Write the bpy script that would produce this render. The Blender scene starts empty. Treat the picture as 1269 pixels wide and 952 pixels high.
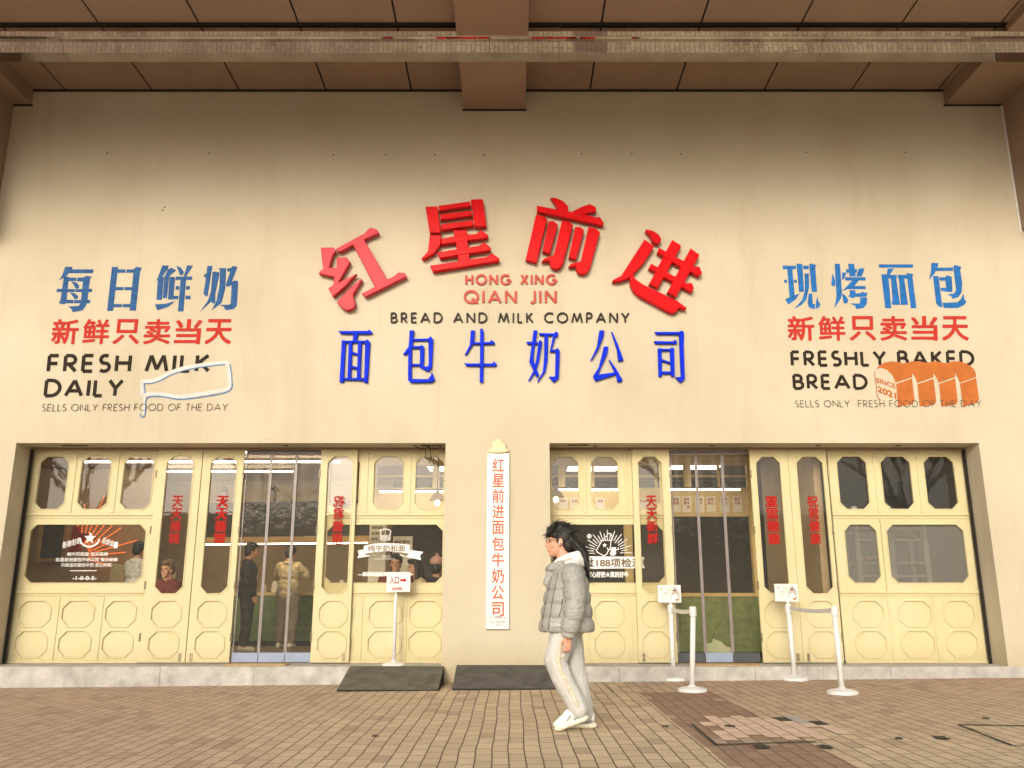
import bpy, bmesh, math, random
from mathutils import Vector, Matrix
random.seed(7)
C = bpy.context
SC = C.scene
COL = SC.collection
R = math.radians

# ------------------------------------------------------------------ camera, sky, sun, exposure
CAM_H, PITCH, FPX, IW, IH = 1.15, R(13.7), 1050.0, 1269.0, 952.0
cam = bpy.data.cameras.new('camera')
cam.sensor_width = 36.0
cam.lens = FPX / IW * 36.0
cam.clip_end = 900
cam.clip_start = 0.05
co = bpy.data.objects.new('camera', cam)
COL.objects.link(co)
co.location = (0, 0, CAM_H)
co.rotation_euler = (math.pi / 2 + PITCH, 0, 0)
SC.camera = co

SUN_EL, SUN_AZ = R(18), R(-13)            # azimuth of the sun seen from the wall: a little to the left, in front of it
w = bpy.data.worlds.new('World'); SC.world = w; w.use_nodes = True
nt = w.node_tree
for n in list(nt.nodes): nt.nodes.remove(n)
sky = nt.nodes.new('ShaderNodeTexSky'); sky.sky_type = 'NISHITA'; sky.sun_disc = False
sky.sun_elevation = SUN_EL; sky.sun_rotation = math.pi - SUN_AZ
sky.dust_density = 4.0; sky.air_density = 1.4; sky.ozone_density = 1.0
hs = nt.nodes.new('ShaderNodeHueSaturation'); hs.inputs['Saturation'].default_value = 0.35
tint = nt.nodes.new('ShaderNodeMix'); tint.data_type = 'RGBA'; tint.blend_type = 'MULTIPLY'
tint.inputs['Factor'].default_value = 1.0
tint.inputs['B'].default_value = (1.0, 0.985, 0.95, 1)
bg = nt.nodes.new('ShaderNodeBackground'); bg.inputs['Strength'].default_value = 0.15
wo = nt.nodes.new('ShaderNodeOutputWorld')
nt.links.new(sky.outputs[0], hs.inputs['Color'])
nt.links.new(hs.outputs[0], tint.inputs['A'])
nt.links.new(tint.outputs['Result'], bg.inputs[0]); nt.links.new(bg.outputs[0], wo.inputs[0])

sun = bpy.data.lights.new('sun', 'SUN'); sun.energy = 0.95; sun.angle = R(15); sun.color = (1.0, 0.90, 0.68)
so = bpy.data.objects.new('sun', sun); COL.objects.link(so)
# light travels along -Z of the lamp; sun stands at azimuth SUN_AZ from -Y, elevation SUN_EL
sd = Vector((math.sin(SUN_AZ) * math.cos(SUN_EL), -math.cos(SUN_AZ) * math.cos(SUN_EL), math.sin(SUN_EL)))
so.rotation_euler = sd.to_track_quat('Z', 'Y').to_euler()
so.location = (-6, -14, 14)

vs = SC.view_settings
vs.view_transform = 'Standard'; vs.look = 'None'; vs.gamma = 1.0; vs.use_curve_mapping = False
vs.exposure = 0.80
SC.cycles.use_denoising = True
SC.cycles.max_bounces = 10
SC.cycles.transparent_max_bounces = 24
SC.cycles.sample_clamp_indirect = 6.0

# ------------------------------------------------------------------ plan: photo measurements to metres
_s, _c = math.sin(PITCH), math.cos(PITCH)
def W(px, py, Y):                          # point of the vertical plane y=Y measured on the photograph
    dx = (px - 634.5) / FPX; dy = (476.0 - py) / FPX
    k = Y / (_c - dy * _s)
    return dx * k, CAM_H + (_s + dy * _c) * k
def gz(x): return 0.02 + 0.0095 * max(-40, min(40, x))     # the pavement rises a little to the right
def G(px, py):
    dx = (px - 634.5) / FPX; dy = (476.0 - py) / FPX
    z = 0.02
    for _ in range(8):
        k = (z - CAM_H) / (_s + dy * _c); z = gz(dx * k)
    return dx * k, (_c - dy * _s) * k
WALL = 11.30      # front of the wall
DOOR = 11.75      # front of the fixed joinery
LEAF = 11.69      # front of the folding leaves
PL = 0.215         # top of the plinth / shop floor

# ------------------------------------------------------------------ materials
def nodes_of(name):
    m = bpy.data.materials.new(name); m.use_nodes = True
    t = m.node_tree; b = t.nodes['Principled BSDF']
    return m, t, b
def ramp2(t, fac, a, b, lo=0.0, hi=1.0):
    r = t.nodes.new('ShaderNodeValToRGB')
    r.color_ramp.elements[0].position = lo; r.color_ramp.elements[1].position = hi
    r.color_ramp.elements[0].color = (*a, 1); r.color_ramp.elements[1].color = (*b, 1)
    t.links.new(fac, r.inputs[0]); return r.outputs[0]
def noise(t, scale, detail=4, rough=0.6, vec=None, dist=0.0):
    n = t.nodes.new('ShaderNodeTexNoise'); n.inputs['Scale'].default_value = scale
    n.inputs['Detail'].default_value = detail; n.inputs['Roughness'].default_value = rough
    n.inputs['Distortion'].default_value = dist
    if vec is None:
        tc = t.nodes.new('ShaderNodeTexCoord'); vec = tc.outputs['Object']
    t.links.new(vec, n.inputs['Vector']); return n.outputs['Fac']
def mth(t, op, a, b=None, clamp=False):
    n = t.nodes.new('ShaderNodeMath'); n.operation = op; n.use_clamp = clamp
    for i, v in enumerate((a, b)):
        if v is None: continue
        if isinstance(v, (int, float)): n.inputs[i].default_value = v
        else: t.links.new(v, n.inputs[i])
    return n.outputs[0]
def mixc(t, fac, a, b, mode='MIX'):
    n = t.nodes.new('ShaderNodeMix'); n.data_type = 'RGBA'; n.blend_type = mode
    if isinstance(fac, (int, float)): n.inputs['Factor'].default_value = fac
    else: t.links.new(fac, n.inputs['Factor'])
    for k, v in (('A', a), ('B', b)):
        if isinstance(v, tuple): n.inputs[k].default_value = (*v, 1)
        else: t.links.new(v, n.inputs[k])
    return n.outputs['Result']
def bump(t, b, h, strength=0.3, dist=0.01):
    n = t.nodes.new('ShaderNodeBump'); n.inputs['Strength'].default_value = strength
    n.inputs['Distance'].default_value = dist
    t.links.new(h, n.inputs['Height']); t.links.new(n.outputs[0], b.inputs['Normal'])
def M(name, col, rough=0.6, var=0.12, scale=6.0, bmp=0.0, bscale=40.0, metal=0.0, spec=None, coat=0.0):
    m, t, b = nodes_of(name)
    a = tuple(max(0, c * (1 - var)) for c in col); d = tuple(min(1, c * (1 + var)) for c in col)
    t.links.new(ramp2(t, noise(t, scale), a, d, 0.3, 0.7), b.inputs['Base Color'])
    b.inputs['Roughness'].default_value = rough; b.inputs['Metallic'].default_value = metal
    if coat: b.inputs['Coat Weight'].default_value = coat
    if spec is not None: b.inputs['Specular IOR Level'].default_value = spec
    if bmp: bump(t, b, noise(t, bscale, 6), bmp, 0.006)
    return m
def glow(name, col, s):
    m, t, b = nodes_of(name)
    b.inputs['Base Color'].default_value = (*col, 1)
    b.inputs['Emission Color'].default_value = (*col, 1); b.inputs['Emission Strength'].default_value = s
    return m
def clear(name, tintc, refl=0.07, rough=0.02, wave=0.0, haze=0.0):
    m = bpy.data.materials.new(name); m.use_nodes = True; t = m.node_tree
    t.nodes.remove(t.nodes['Principled BSDF']); out = t.nodes['Material Output']
    tr = t.nodes.new('ShaderNodeBsdfTransparent'); tr.inputs[0].default_value = (*tintc, 1)
    gl = t.nodes.new('ShaderNodeBsdfGlossy'); gl.inputs['Roughness'].default_value = rough
    lw = t.nodes.new('ShaderNodeFresnel'); lw.inputs[0].default_value = 1.45
    f = mth(t, 'ADD', lw.outputs[0], refl - 0.035, True)
    if wave:
        bn = t.nodes.new('ShaderNodeBump'); bn.inputs['Strength'].default_value = wave; bn.inputs['Distance'].default_value = 0.02
        t.links.new(noise(t, 5.0, 3), bn.inputs['Height']); t.links.new(bn.outputs[0], gl.inputs['Normal'])
    mx = t.nodes.new('ShaderNodeMixShader')
    t.links.new(f, mx.inputs[0]); t.links.new(tr.outputs[0], mx.inputs[1]); t.links.new(gl.outputs[0], mx.inputs[2])
    last = mx.outputs[0]
    if haze:
        df = t.nodes.new('ShaderNodeBsdfDiffuse'); df.inputs[0].default_value = (0.7, 0.68, 0.62, 1)
        m2 = t.nodes.new('ShaderNodeMixShader')
        hz = mth(t, 'MULTIPLY', noise(t, 30.0, 8, 0.75, None, 1.5), haze * 2)
        t.links.new(hz, m2.inputs[0]); t.links.new(last, m2.inputs[1]); t.links.new(df.outputs[0], m2.inputs[2]); last = m2.outputs[0]
    t.links.new(last, out.inputs[0]); return m

def wall_material():
    m, t, b = nodes_of('cream_render')
    tc = t.nodes.new('ShaderNodeTexCoord')
    mp = t.nodes.new('ShaderNodeMapping'); mp.inputs['Scale'].default_value = (1.0, 1.0, 0.22)
    t.links.new(tc.outputs['Object'], mp.inputs[0])
    n1 = noise(t, 0.5, 5, 0.55); n2 = noise(t, 1.6, 8, 0.7, mp.outputs[0], 0.5); n3 = noise(t, 9.0, 8, 0.7)
    c = ramp2(t, n1, (0.495, 0.435, 0.325), (0.56, 0.50, 0.39), 0.32, 0.68)
    c = mixc(t, mth(t, 'MULTIPLY', ramp2(t, n2, (0, 0, 0), (1, 1, 1), 0.50, 0.75), 0.42), c, (0.41, 0.33, 0.215))
    c = mixc(t, mth(t, 'MULTIPLY', ramp2(t, n3, (0, 0, 0), (1, 1, 1), 0.64, 0.80), 0.18), c, (0.35, 0.28, 0.19))
    cr = t.nodes.new('ShaderNodeTexVoronoi'); cr.feature = 'DISTANCE_TO_EDGE'; cr.inputs['Scale'].default_value = 0.42
    wv = t.nodes.new('ShaderNodeMixRGB'); wv.inputs[0].default_value = 0.12
    nz = t.nodes.new('ShaderNodeTexNoise'); nz.inputs['Scale'].default_value = 3.0; nz.inputs['Detail'].default_value = 6
    t.links.new(tc.outputs['Object'], nz.inputs[0]); t.links.new(tc.outputs['Object'], wv.inputs[1]); t.links.new(nz.outputs['Color'], wv.inputs[2])
    t.links.new(wv.outputs[0], cr.inputs['Vector'])
    hair = mth(t, 'MULTIPLY', mth(t, 'LESS_THAN', cr.outputs['Distance'], 0.0016), ramp2(t, n1, (0, 0, 0), (1, 1, 1), 0.5, 0.6))
    c = mixc(t, mth(t, 'MULTIPLY', hair, 0.3), c, (0.36, 0.29, 0.20))
    # splash-back dirt where the wall meets the pavement
    sx = t.nodes.new('ShaderNodeSeparateXYZ'); t.links.new(tc.outputs['Object'], sx.inputs[0])
    low = mth(t, 'SUBTRACT', 1.0, mth(t, 'DIVIDE', sx.outputs[2], 0.55), True)
    low = mth(t, 'MULTIPLY', low, mth(t, 'MULTIPLY', n3, 1.1), True)
    c = mixc(t, low, c, (0.37, 0.29, 0.14))
    t.links.new(c, b.inputs['Base Color']); b.inputs['Roughness'].default_value = 0.82
    b.inputs['Specular IOR Level'].default_value = 0.25
    bump(t, b, noise(t, 70.0, 4), 0.35, 0.006)
    return m
def paving_material():
    m, t, b = nodes_of('clay_pavers')
    tc = t.nodes.new('ShaderNodeTexCoord')
    sx = t.nodes.new('ShaderNodeSeparateXYZ'); t.links.new(tc.outputs['Object'], sx.inputs[0])
    X, Y = sx.outputs[0], sx.outputs[1]
    wob = noise(t, 0.7, 2)
    cb = t.nodes.new('ShaderNodeCombineXYZ')
    t.links.new(Y, cb.inputs[0]); t.links.new(mth(t, 'ADD', X, mth(t, 'MULTIPLY', wob, 0.05)), cb.inputs[1])
    def brick(c1, c2, mortar=0.0055):
        k = t.nodes.new('ShaderNodeTexBrick')
        k.inputs['Scale'].default_value = 1.0; k.inputs['Brick Width'].default_value = 0.235
        k.inputs['Row Height'].default_value = 0.118; k.inputs['Mortar Size'].default_value = mortar
        k.inputs['Mortar Smooth'].default_value = 0.15; k.offset = 0.5; k.inputs['Bias'].default_value = 0.0
        k.inputs['Color1'].default_value = (*c1, 1); k.inputs['Color2'].default_value = (*c2, 1)
        k.inputs['Mortar'].default_value = (0.075, 0.057, 0.042, 1)
        t.links.new(cb.outputs[0], k.inputs['Vector']); return k
    beige = brick((0.63, 0.505, 0.345), (0.50, 0.39, 0.26))
    brown = brick((0.51, 0.375, 0.275), (0.42, 0.30, 0.22))
    red = brick((0.27, 0.155, 0.115), (0.215, 0.12, 0.09))
    n_big = noise(t, 0.55, 4)
    left = mth(t, 'DIVIDE', mth(t, 'SUBTRACT', -0.3, X), 3.6)
    right = mth(t, 'MULTIPLY', mth(t, 'GREATER_THAN', X, 1.42), mth(t, 'ADD', 0.25, mth(t, 'MULTIPLY', mth(t, 'SUBTRACT', Y, 7.5), 0.26)))
    right = mth(t, 'MAXIMUM', right, 0.0)
    f = mth(t, 'ADD', mth(t, 'MAXIMUM', left, right), mth(t, 'MULTIPLY', mth(t, 'SUBTRACT', n_big, 0.5), 0.8), True)
    c = mixc(t, f, beige.outputs[0], brown.outputs[0])
    # dark red strip of pavers
    xb = mth(t, 'ADD', X, mth(t, 'MULTIPLY', mth(t, 'SUBTRACT', wob, 0.5), 0.06))
    band = mth(t, 'MULTIPLY', mth(t, 'GREATER_THAN', xb, 1.42), mth(t, 'LESS_THAN', xb, 2.24))
    band = mth(t, 'MULTIPLY', band, mth(t, 'LESS_THAN', mth(t, 'ADD', Y, mth(t, 'MULTIPLY', n_big, 0.8)), 10.6))
    c = mixc(t, mth(t, 'MULTIPLY', band, 0.78), c, red.outputs[0])
    rnd = brick((0, 0, 0), (1, 1, 1)).outputs[0]
    c = mixc(t, mth(t, 'MULTIPLY', mth(t, 'GREATER_THAN', rnd, 0.93), 0.5), c, (0.56, 0.44, 0.33))
    c = mixc(t, mth(t, 'MULTIPLY', mth(t, 'MULTIPLY', mth(t, 'LESS_THAN', rnd, 0.07), mth(t, 'GREATER_THAN', rnd, 0.008)), 0.45), c, (0.20, 0.13, 0.095))
    # grime
    n2 = noise(t, 2.2, 8, 0.7, None, 0.6); n3 = noise(t, 45.0, 5, 0.7)
    c = mixc(t, mth(t, 'MULTIPLY', ramp2(t, n2, (0, 0, 0), (1, 1, 1), 0.52, 0.78), 0.32), c, (0.16, 0.12, 0.085))
    c = mixc(t, mth(t, 'MULTIPLY', ramp2(t, n3, (0, 0, 0), (1, 1, 1), 0.5, 0.8), 0.35), c, (0.17, 0.125, 0.09))
    n4 = noise(t, 3.7, 6, 0.6, None, 0.2)
    c = mixc(t, mth(t, 'MULTIPLY', ramp2(t, n4, (0, 0, 0), (1, 1, 1), 0.72, 0.78), 0.5), c, (0.10, 0.08, 0.065))
    t.links.new(c, b.inputs['Base Color']); b.inputs['Roughness'].default_value = 0.75
    b.inputs['Specular IOR Level'].default_value = 0.3
    h = mth(t, 'ADD', mth(t, 'MULTIPLY', beige.outputs['Fac'], -1.0), mth(t, 'MULTIPLY', n3, 0.35))
    bump(t, b, h, 0.6, 0.006)
    return m

V = Vector
MAT = {}
MAT['wall'] = wall_material()
MAT['paving'] = paving_material()
def paint_material():
    m, t, b = nodes_of('yellow_paint')
    tc = t.nodes.new('ShaderNodeTexCoord'); mp = t.nodes.new('ShaderNodeMapping'); mp.inputs['Scale'].default_value = (6.0, 6.0, 0.7)
    t.links.new(tc.outputs['Object'], mp.inputs[0])
    c = ramp2(t, noise(t, 2.0, 5), (0.57, 0.495, 0.285), (0.605, 0.54, 0.33), 0.3, 0.7)
    c = mixc(t, mth(t, 'MULTIPLY', ramp2(t, noise(t, 2.4, 8, 0.7, mp.outputs[0]), (0, 0, 0), (1, 1, 1), 0.55, 0.8), 0.3), c, (0.44, 0.355, 0.165))
    c = mixc(t, mth(t, 'MULTIPLY', ramp2(t, noise(t, 22.0, 8, 0.75), (0, 0, 0), (1, 1, 1), 0.63, 0.72), 0.35), c, (0.36, 0.28, 0.14))
    sx = t.nodes.new('ShaderNodeSeparateXYZ'); t.links.new(tc.outputs['Object'], sx.inputs[0])
    low = mth(t, 'SUBTRACT', 1.0, mth(t, 'DIVIDE', mth(t, 'SUBTRACT', sx.outputs[2], 0.25), 0.22), True)
    c = mixc(t, mth(t, 'MULTIPLY', low, mth(t, 'MULTIPLY', noise(t, 12.0, 6), 0.7)), c, (0.36, 0.29, 0.16))
    t.links.new(c, b.inputs['Base Color']); b.inputs['Roughness'].default_value = 0.5; b.inputs['Specular IOR Level'].default_value = 0.3
    bump(t, b, noise(t, 2.0, 6, 0.6, mp.outputs[0]), 0.25, 0.004)
    return m
MAT['yellow'] = paint_material()
MAT['soffit'] = M('beige_panel', (0.285, 0.195, 0.14), 0.5, 0.08, 1.2)
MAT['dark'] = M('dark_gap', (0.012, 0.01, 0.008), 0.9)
def steel_material():
    m, t, b = nodes_of('polished_steel')
    tc = t.nodes.new('ShaderNodeTexCoord'); mp = t.nodes.new('ShaderNodeMapping'); mp.inputs['Scale'].default_value = (0.35, 3.0, 3.0)
    t.links.new(tc.outputs['Object'], mp.inputs[0])
    n = noise(t, 2.0, 6, 0.6)
    t.links.new(ramp2(t, n, (0.44, 0.39, 0.35), (0.62, 0.565, 0.52), 0.35, 0.65), b.inputs['Base Color']); b.inputs['Metallic'].default_value = 1.0
    b.inputs['Roughness'].default_value = 0.015
    bump(t, b, noise(t, 0.8, 2, 0.5, mp.outputs[0]), 0.12, 0.02)
    return m
MAT['steel'] = steel_material()
MAT['plinth'] = M('painted_concrete', (0.41, 0.39, 0.365), 0.75, 0.25, 5.0, 0.3, 50)
MAT['red'] = M('red_gloss', (0.56, 0.003, 0.006), 0.28, 0.15, 7.0, 0.4, 9.0, spec=0.06)
MAT['red_faded'] = M('faded_red_gloss', (0.53, 0.03, 0.05), 0.45, 0.10, 7.0, 0.2, 9.0, spec=0.2)
MAT['blue'] = M('blue_gloss', (0.003, 0.024, 0.62), 0.5, 0.2, 4.0, spec=0.05)
MAT['coral'] = M('coral_letter', (0.44, 0.05, 0.028), 0.45, spec=0.2)
MAT['black_l'] = M('dark_brown_letter', (0.022, 0.014, 0.010), 0.5, spec=0.15)
MAT['p_blue_l'] = M('stencil_blue', (0.03, 0.095, 0.25), 0.8, 0.25, 14.0, spec=0.15)
MAT['p_blue_r'] = M('stencil_bright_blue', (0.02, 0.13, 0.40), 0.8, 0.25, 14.0, spec=0.15)
MAT['p_red'] = M('stencil_red', (0.43, 0.035, 0.025), 0.8, 0.15, 14.0, spec=0.15)
MAT['p_black'] = M('stencil_black', (0.028, 0.02, 0.015), 0.8, 0.3, 14.0, spec=0.15)
MAT['p_black2'] = M('stencil_thin_black', (0.07, 0.05, 0.035), 0.8, 0.4, 20.0)
MAT['p_orange'] = M('stencil_orange', (0.42, 0.115, 0.016), 0.8, 0.12, 9.0)
MAT['p_white'] = M('stencil_white', (0.57, 0.555, 0.535), 0.8, 0.06, 9.0)
MAT['p_light'] = M('stencil_light_blue', (0.10, 0.22, 0.42), 0.8, 0.2, 9.0)
MAT['white'] = M('white_paint', (0.70, 0.69, 0.68), 0.4, 0.05)
MAT['board'] = M('white_board', (0.70, 0.68, 0.67), 0.45, 0.03)
MAT['vinyl_red'] = M('red_vinyl', (0.36, 0.012, 0.008), 0.6, 0.08, spec=0.15)
MAT['vinyl_white'] = M('white_vinyl', (0.72, 0.72, 0.71), 0.5, 0.04)
MAT['vinyl_brown'] = M('brown_vinyl', (0.16, 0.10, 0.06), 0.6, 0.1)
MAT['rust_red'] = M('rust_red_letter', (0.50, 0.085, 0.035), 0.5, 0.2, 20)
MAT['rubber'] = M('rubber_mat', (0.105, 0.094, 0.072), 0.85, 0.35, 6.0, 0.5, 200)
MAT['rubber2'] = M('grey_rubber_mat', (0.082, 0.074, 0.066), 0.85, 0.35, 6.0, 0.5, 200)
MAT['glass'] = clear('window_glass', (0.92, 0.90, 0.83), 0.035, 0.01, 0.02, 0.035)
MAT['pvc'] = clear('clear_plastic', (0.76, 0.72, 0.61), 0.015, 0.05, 0.25, 0.04)
MAT['edge'] = M('grey_magnetic_strip', (0.21, 0.18, 0.17), 0.35, 0.15, 5.0)
MAT['weight'] = M('blue_grey_strip', (0.24, 0.29, 0.40), 0.5, 0.1)
MAT['weight_d'] = M('dark_strip', (0.05, 0.055, 0.065), 0.5, 0.1)
MAT['hinge'] = M('steel_hinge', (0.25, 0.20, 0.14), 0.4, 0.3, 30, metal=0.8)
MAT['in_wall'] = M('beige_interior', (0.44, 0.33, 0.20), 0.7, 0.08)
MAT['in_ceil'] = M('interior_ceiling', (0.40, 0.26, 0.12), 0.6, 0.08)
MAT['in_floor'] = M('interior_floor', (0.22, 0.17, 0.11), 0.35, 0.15)
MAT['in_dark'] = M('dark_panel', (0.03, 0.026, 0.022), 0.5, 0.2)
MAT['in_grey'] = M('grey_brown_panel', (0.075, 0.06, 0.045), 0.5, 0.2)
MAT['wood'] = M('pale_wood', (0.50, 0.32, 0.13), 0.5, 0.15, 10)
MAT['cream'] = M('cream_wood', (0.66, 0.50, 0.22), 0.5, 0.06)
MAT['green'] = M('green_tile', (0.10, 0.155, 0.055), 0.3, 0.3, 9)
MAT['green2'] = M('pale_green_tile', (0.19, 0.25, 0.10), 0.3, 0.3, 9)
MAT['tube'] = glow('lit_tube', (1.0, 0.88, 0.66), 20.0)
MAT['panel_l'] = glow('lit_panel', (1.0, 0.95, 0.82), 4.0)
MAT['bulb'] = glow('lit_bulb', (1.0, 0.72, 0.30), 30.0)
MAT['strand'] = glow('lit_strand', (1.0, 0.16, 0.02), 1.5)
MAT['skin'] = M('skin', (0.62, 0.33, 0.22), 0.5, 0.08, 20)
MAT['hair'] = M('black_hair', (0.010, 0.008, 0.007), 0.5, 0.4, 60, 0.6, 120)
MAT['puffer'] = M('grey_puffer_fabric', (0.32, 0.315, 0.295), 0.55, 0.05, 5, 0.5, 34)
MAT['puffer_seam'] = M('grey_puffer_seam', (0.12, 0.11, 0.10), 0.6)
MAT['hood'] = M('white_fleece', (0.72, 0.71, 0.69), 0.9, 0.04, 20, 0.4, 60)
MAT['jeans'] = M('pale_grey_denim', (0.50, 0.495, 0.48), 0.85, 0.07, 9, 1.0, 9)
MAT['stripe'] = M('cream_stripe', (0.60, 0.53, 0.42), 0.9, 0.25, 30, 0.5, 60)
MAT['shoe'] = M('white_leather', (0.78, 0.76, 0.72), 0.45, 0.05)
MAT['sole'] = M('off_white_rubber', (0.72, 0.68, 0.56), 0.6, 0.05)
MAT['shoe_g'] = M('silver_grey_leather', (0.30, 0.31, 0.33), 0.4, 0.2)
MAT['navy'] = M('navy_coat', (0.02, 0.022, 0.03), 0.7, 0.2)
MAT['beige_c'] = M('beige_coat', (0.52, 0.43, 0.28), 0.8, 0.1)
MAT['maroon'] = M('maroon_coat', (0.16, 0.03, 0.025), 0.8, 0.2)
MAT['greyp'] = M('grey_trousers', (0.24, 0.21, 0.17), 0.85, 0.1)
MAT['pink'] = M('pink_knit', (0.50, 0.30, 0.26), 0.9, 0.1)
MAT['bread'] = M('bread_crust', (0.45, 0.20, 0.06), 0.7, 0.3, 25)
MAT['rack'] = M('grey_steel', (0.42, 0.42, 0.40), 0.4, 0.1)
MAT['paver_pink'] = M('pink_paver', (0.64, 0.475, 0.37), 0.8, 0.12, 8, 0.4, 60)
MAT['tar'] = M('black_tar', (0.03, 0.028, 0.026), 0.7, 0.4, 30, 0.8, 60)
MAT['paper'] = M('white_paper', (0.78, 0.74, 0.66), 0.7, 0.04)
MAT['grey_l'] = M('grey_line', (0.30, 0.28, 0.27), 0.6)
MAT['cloth'] = M('cream_cloth', (0.72, 0.62, 0.40), 0.85, 0.06)
def frosted():
    m, t, b = nodes_of('frosted_glass')
    b.inputs['Base Color'].default_value = (0.75, 0.73, 0.68, 1)
    b.inputs['Transmission Weight'].default_value = 1.0; b.inputs['Roughness'].default_value = 0.22
    b.inputs['IOR'].default_value = 1.10
    df = t.nodes.new('ShaderNodeBsdfDiffuse'); df.inputs[0].default_value = (0.36, 0.35, 0.32, 1)
    mx = t.nodes.new('ShaderNodeMixShader'); mx.inputs[0].default_value = 0.30
    t.links.new(b.outputs[0], mx.inputs[1]); t.links.new(df.outputs[0], mx.inputs[2]); t.links.new(mx.outputs[0], t.nodes['Material Output'].inputs[0])
    return m
MAT['frost'] = frosted()

# ------------------------------------------------------------------ mesh helpers
class MB:
    def __init__(s): s.v = []; s.f = []; s.mi = []; s.cur = 0; s.mats = []
    def use(s, mat):
        if mat not in s.mats: s.mats.append(mat)
        s.cur = s.mats.index(mat); return s
    def add(s, vs_, fs):
        o = len(s.v); s.v += [tuple(p) for p in vs_]
        for f in fs: s.f.append(tuple(i + o for i in f)); s.mi.append(s.cur)
        return s
    def box(s, x0, x1, y0, y1, z0, z1):
        vs_ = [(x, y, z) for z in (z0, z1) for y in (y0, y1) for x in (x0, x1)]
        return s.add(vs_, [(0, 2, 3, 1), (4, 5, 7, 6), (0, 1, 5, 4), (2, 6, 7, 3), (0, 4, 6, 2), (1, 3, 7, 5)])
    def hexa(s, b, t):                       # bottom ring, top ring of four points (ccw from above)
        return s.add(list(b) + list(t), [(3, 2, 1, 0), (4, 5, 6, 7)] + [(i, (i + 1) % 4, 4 + (i + 1) % 4, 4 + i) for i in range(4)])
    def quad(s, *p): return s.add(p, [tuple(range(len(p)))])
    def lathe(s, prof, c=(0, 0, 0), n=24, ax=None):
        vs_ = []
        for r, z in prof:
            for i in range(n):
                a = 2 * math.pi * i / n; vs_.append((c[0] + r * math.cos(a), c[1] + r * math.sin(a), c[2] + z))
        m = len(prof); fs = []
        for j in range(m - 1):
            for i in range(n): fs.append((j * n + i, j * n + (i + 1) % n, (j + 1) * n + (i + 1) % n, (j + 1) * n + i))
        fs.append(tuple(range(n - 1, -1, -1))); fs.append(tuple((m - 1) * n + i for i in range(n)))
        return s.add(vs_, fs)
    def tube(s, pts, r, n=8):
        P_ = [Vector(p) for p in pts]; rs = r if isinstance(r, (list, tuple)) else [r] * len(P_)
        vs_ = []; fs = []; prev = None
        for i, p in enumerate(P_):
            d = (P_[min(i + 1, len(P_) - 1)] - P_[max(i - 1, 0)]).normalized()
            if prev is None:
                a = d.orthogonal().normalized()
            else:
                a = prev - d * prev.dot(d)
                a = a.normalized() if a.length > 1e-6 else d.orthogonal().normalized()
            prev = a; bb = d.cross(a)
            for k in range(n):
                t_ = 2 * math.pi * k / n; vs_.append(p + (a * math.cos(t_) + bb * math.sin(t_)) * rs[i])
        for i in range(len(P_) - 1):
            for k in range(n): fs.append((i * n + k, i * n + (k + 1) % n, (i + 1) * n + (k + 1) % n, (i + 1) * n + k))
        fs.append(tuple(range(n - 1, -1, -1))); fs.append(tuple((len(P_) - 1) * n + k for k in range(n)))
        return s.add(vs_, fs)
    def ell(s, c, r, rot=None, nu=16, nv=10):
        vs_ = [(0, 0, 1)]
        for j in range(1, nv):
            th = math.pi * j / nv
            for i in range(nu):
                a = 2 * math.pi * i / nu; vs_.append((math.sin(th) * math.cos(a), math.sin(th) * math.sin(a), math.cos(th)))
        vs_.append((0, 0, -1))
        mt = rot or Matrix.Identity(3)
        out = [Vector(c) + mt @ Vector((p[0] * r[0], p[1] * r[1], p[2] * r[2])) for p in vs_]
        fs = [(0, 1 + i, 1 + (i + 1) % nu) for i in range(nu)]
        for j in range(nv - 2):
            for i in range(nu):
                a = 1 + j * nu + i; b_ = 1 + j * nu + (i + 1) % nu
                fs.append((a, a + nu, b_ + nu, b_))
        l = len(vs_) - 1; o = 1 + (nv - 2) * nu
        fs += [(l, o + (i + 1) % nu, o + i) for i in range(nu)]
        return s.add(out, fs)
    def cap(s, p0, r0, p1, r1, n=14):
        p0 = Vector(p0); p1 = Vector(p1); d = (p1 - p0); L = d.length; d = d / L if L > 1e-6 else Vector((0, 0, 1))
        pts = []; rs = []
        for k in range(1, 5):
            a = math.pi / 2 * k / 5; pts.append(p0 - d * r0 * math.cos(a)); rs.append(r0 * math.sin(a))
        pts += [p0, p1]; rs += [r0, r1]
        for k in range(4, 0, -1):
            a = math.pi / 2 * k / 5; pts.append(p1 + d * r1 * math.cos(a)); rs.append(r1 * math.sin(a))
        return s.tube(pts, rs, n)
    def caps(s, chain):
        for (a, ra), (b_, rb) in zip(chain[:-1], chain[1:]): s.cap(a, ra, b_, rb)
        return s
    def merge_mesh(s, me, fn):
        s.add([fn(v.co) for v in me.vertices], [tuple(p.vertices) for p in me.polygons]); return s
    def build(s, name, mat=None, parent=None, smooth=False, tag_=None):
        me = bpy.data.meshes.new(name); me.from_pydata([tuple(p) for p in s.v], [], s.f)
        mats = s.mats or [mat]
        for m_ in mats: me.materials.append(MAT[m_] if isinstance(m_, str) else m_)
        if s.mats:
            for p, i in zip(me.polygons, s.mi): p.material_index = i
        me.update()
        if smooth:
            for p in me.polygons: p.use_smooth = True
        o = bpy.data.objects.new(name, me); COL.objects.link(o)
        if parent: o.parent = parent
        return o

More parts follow.
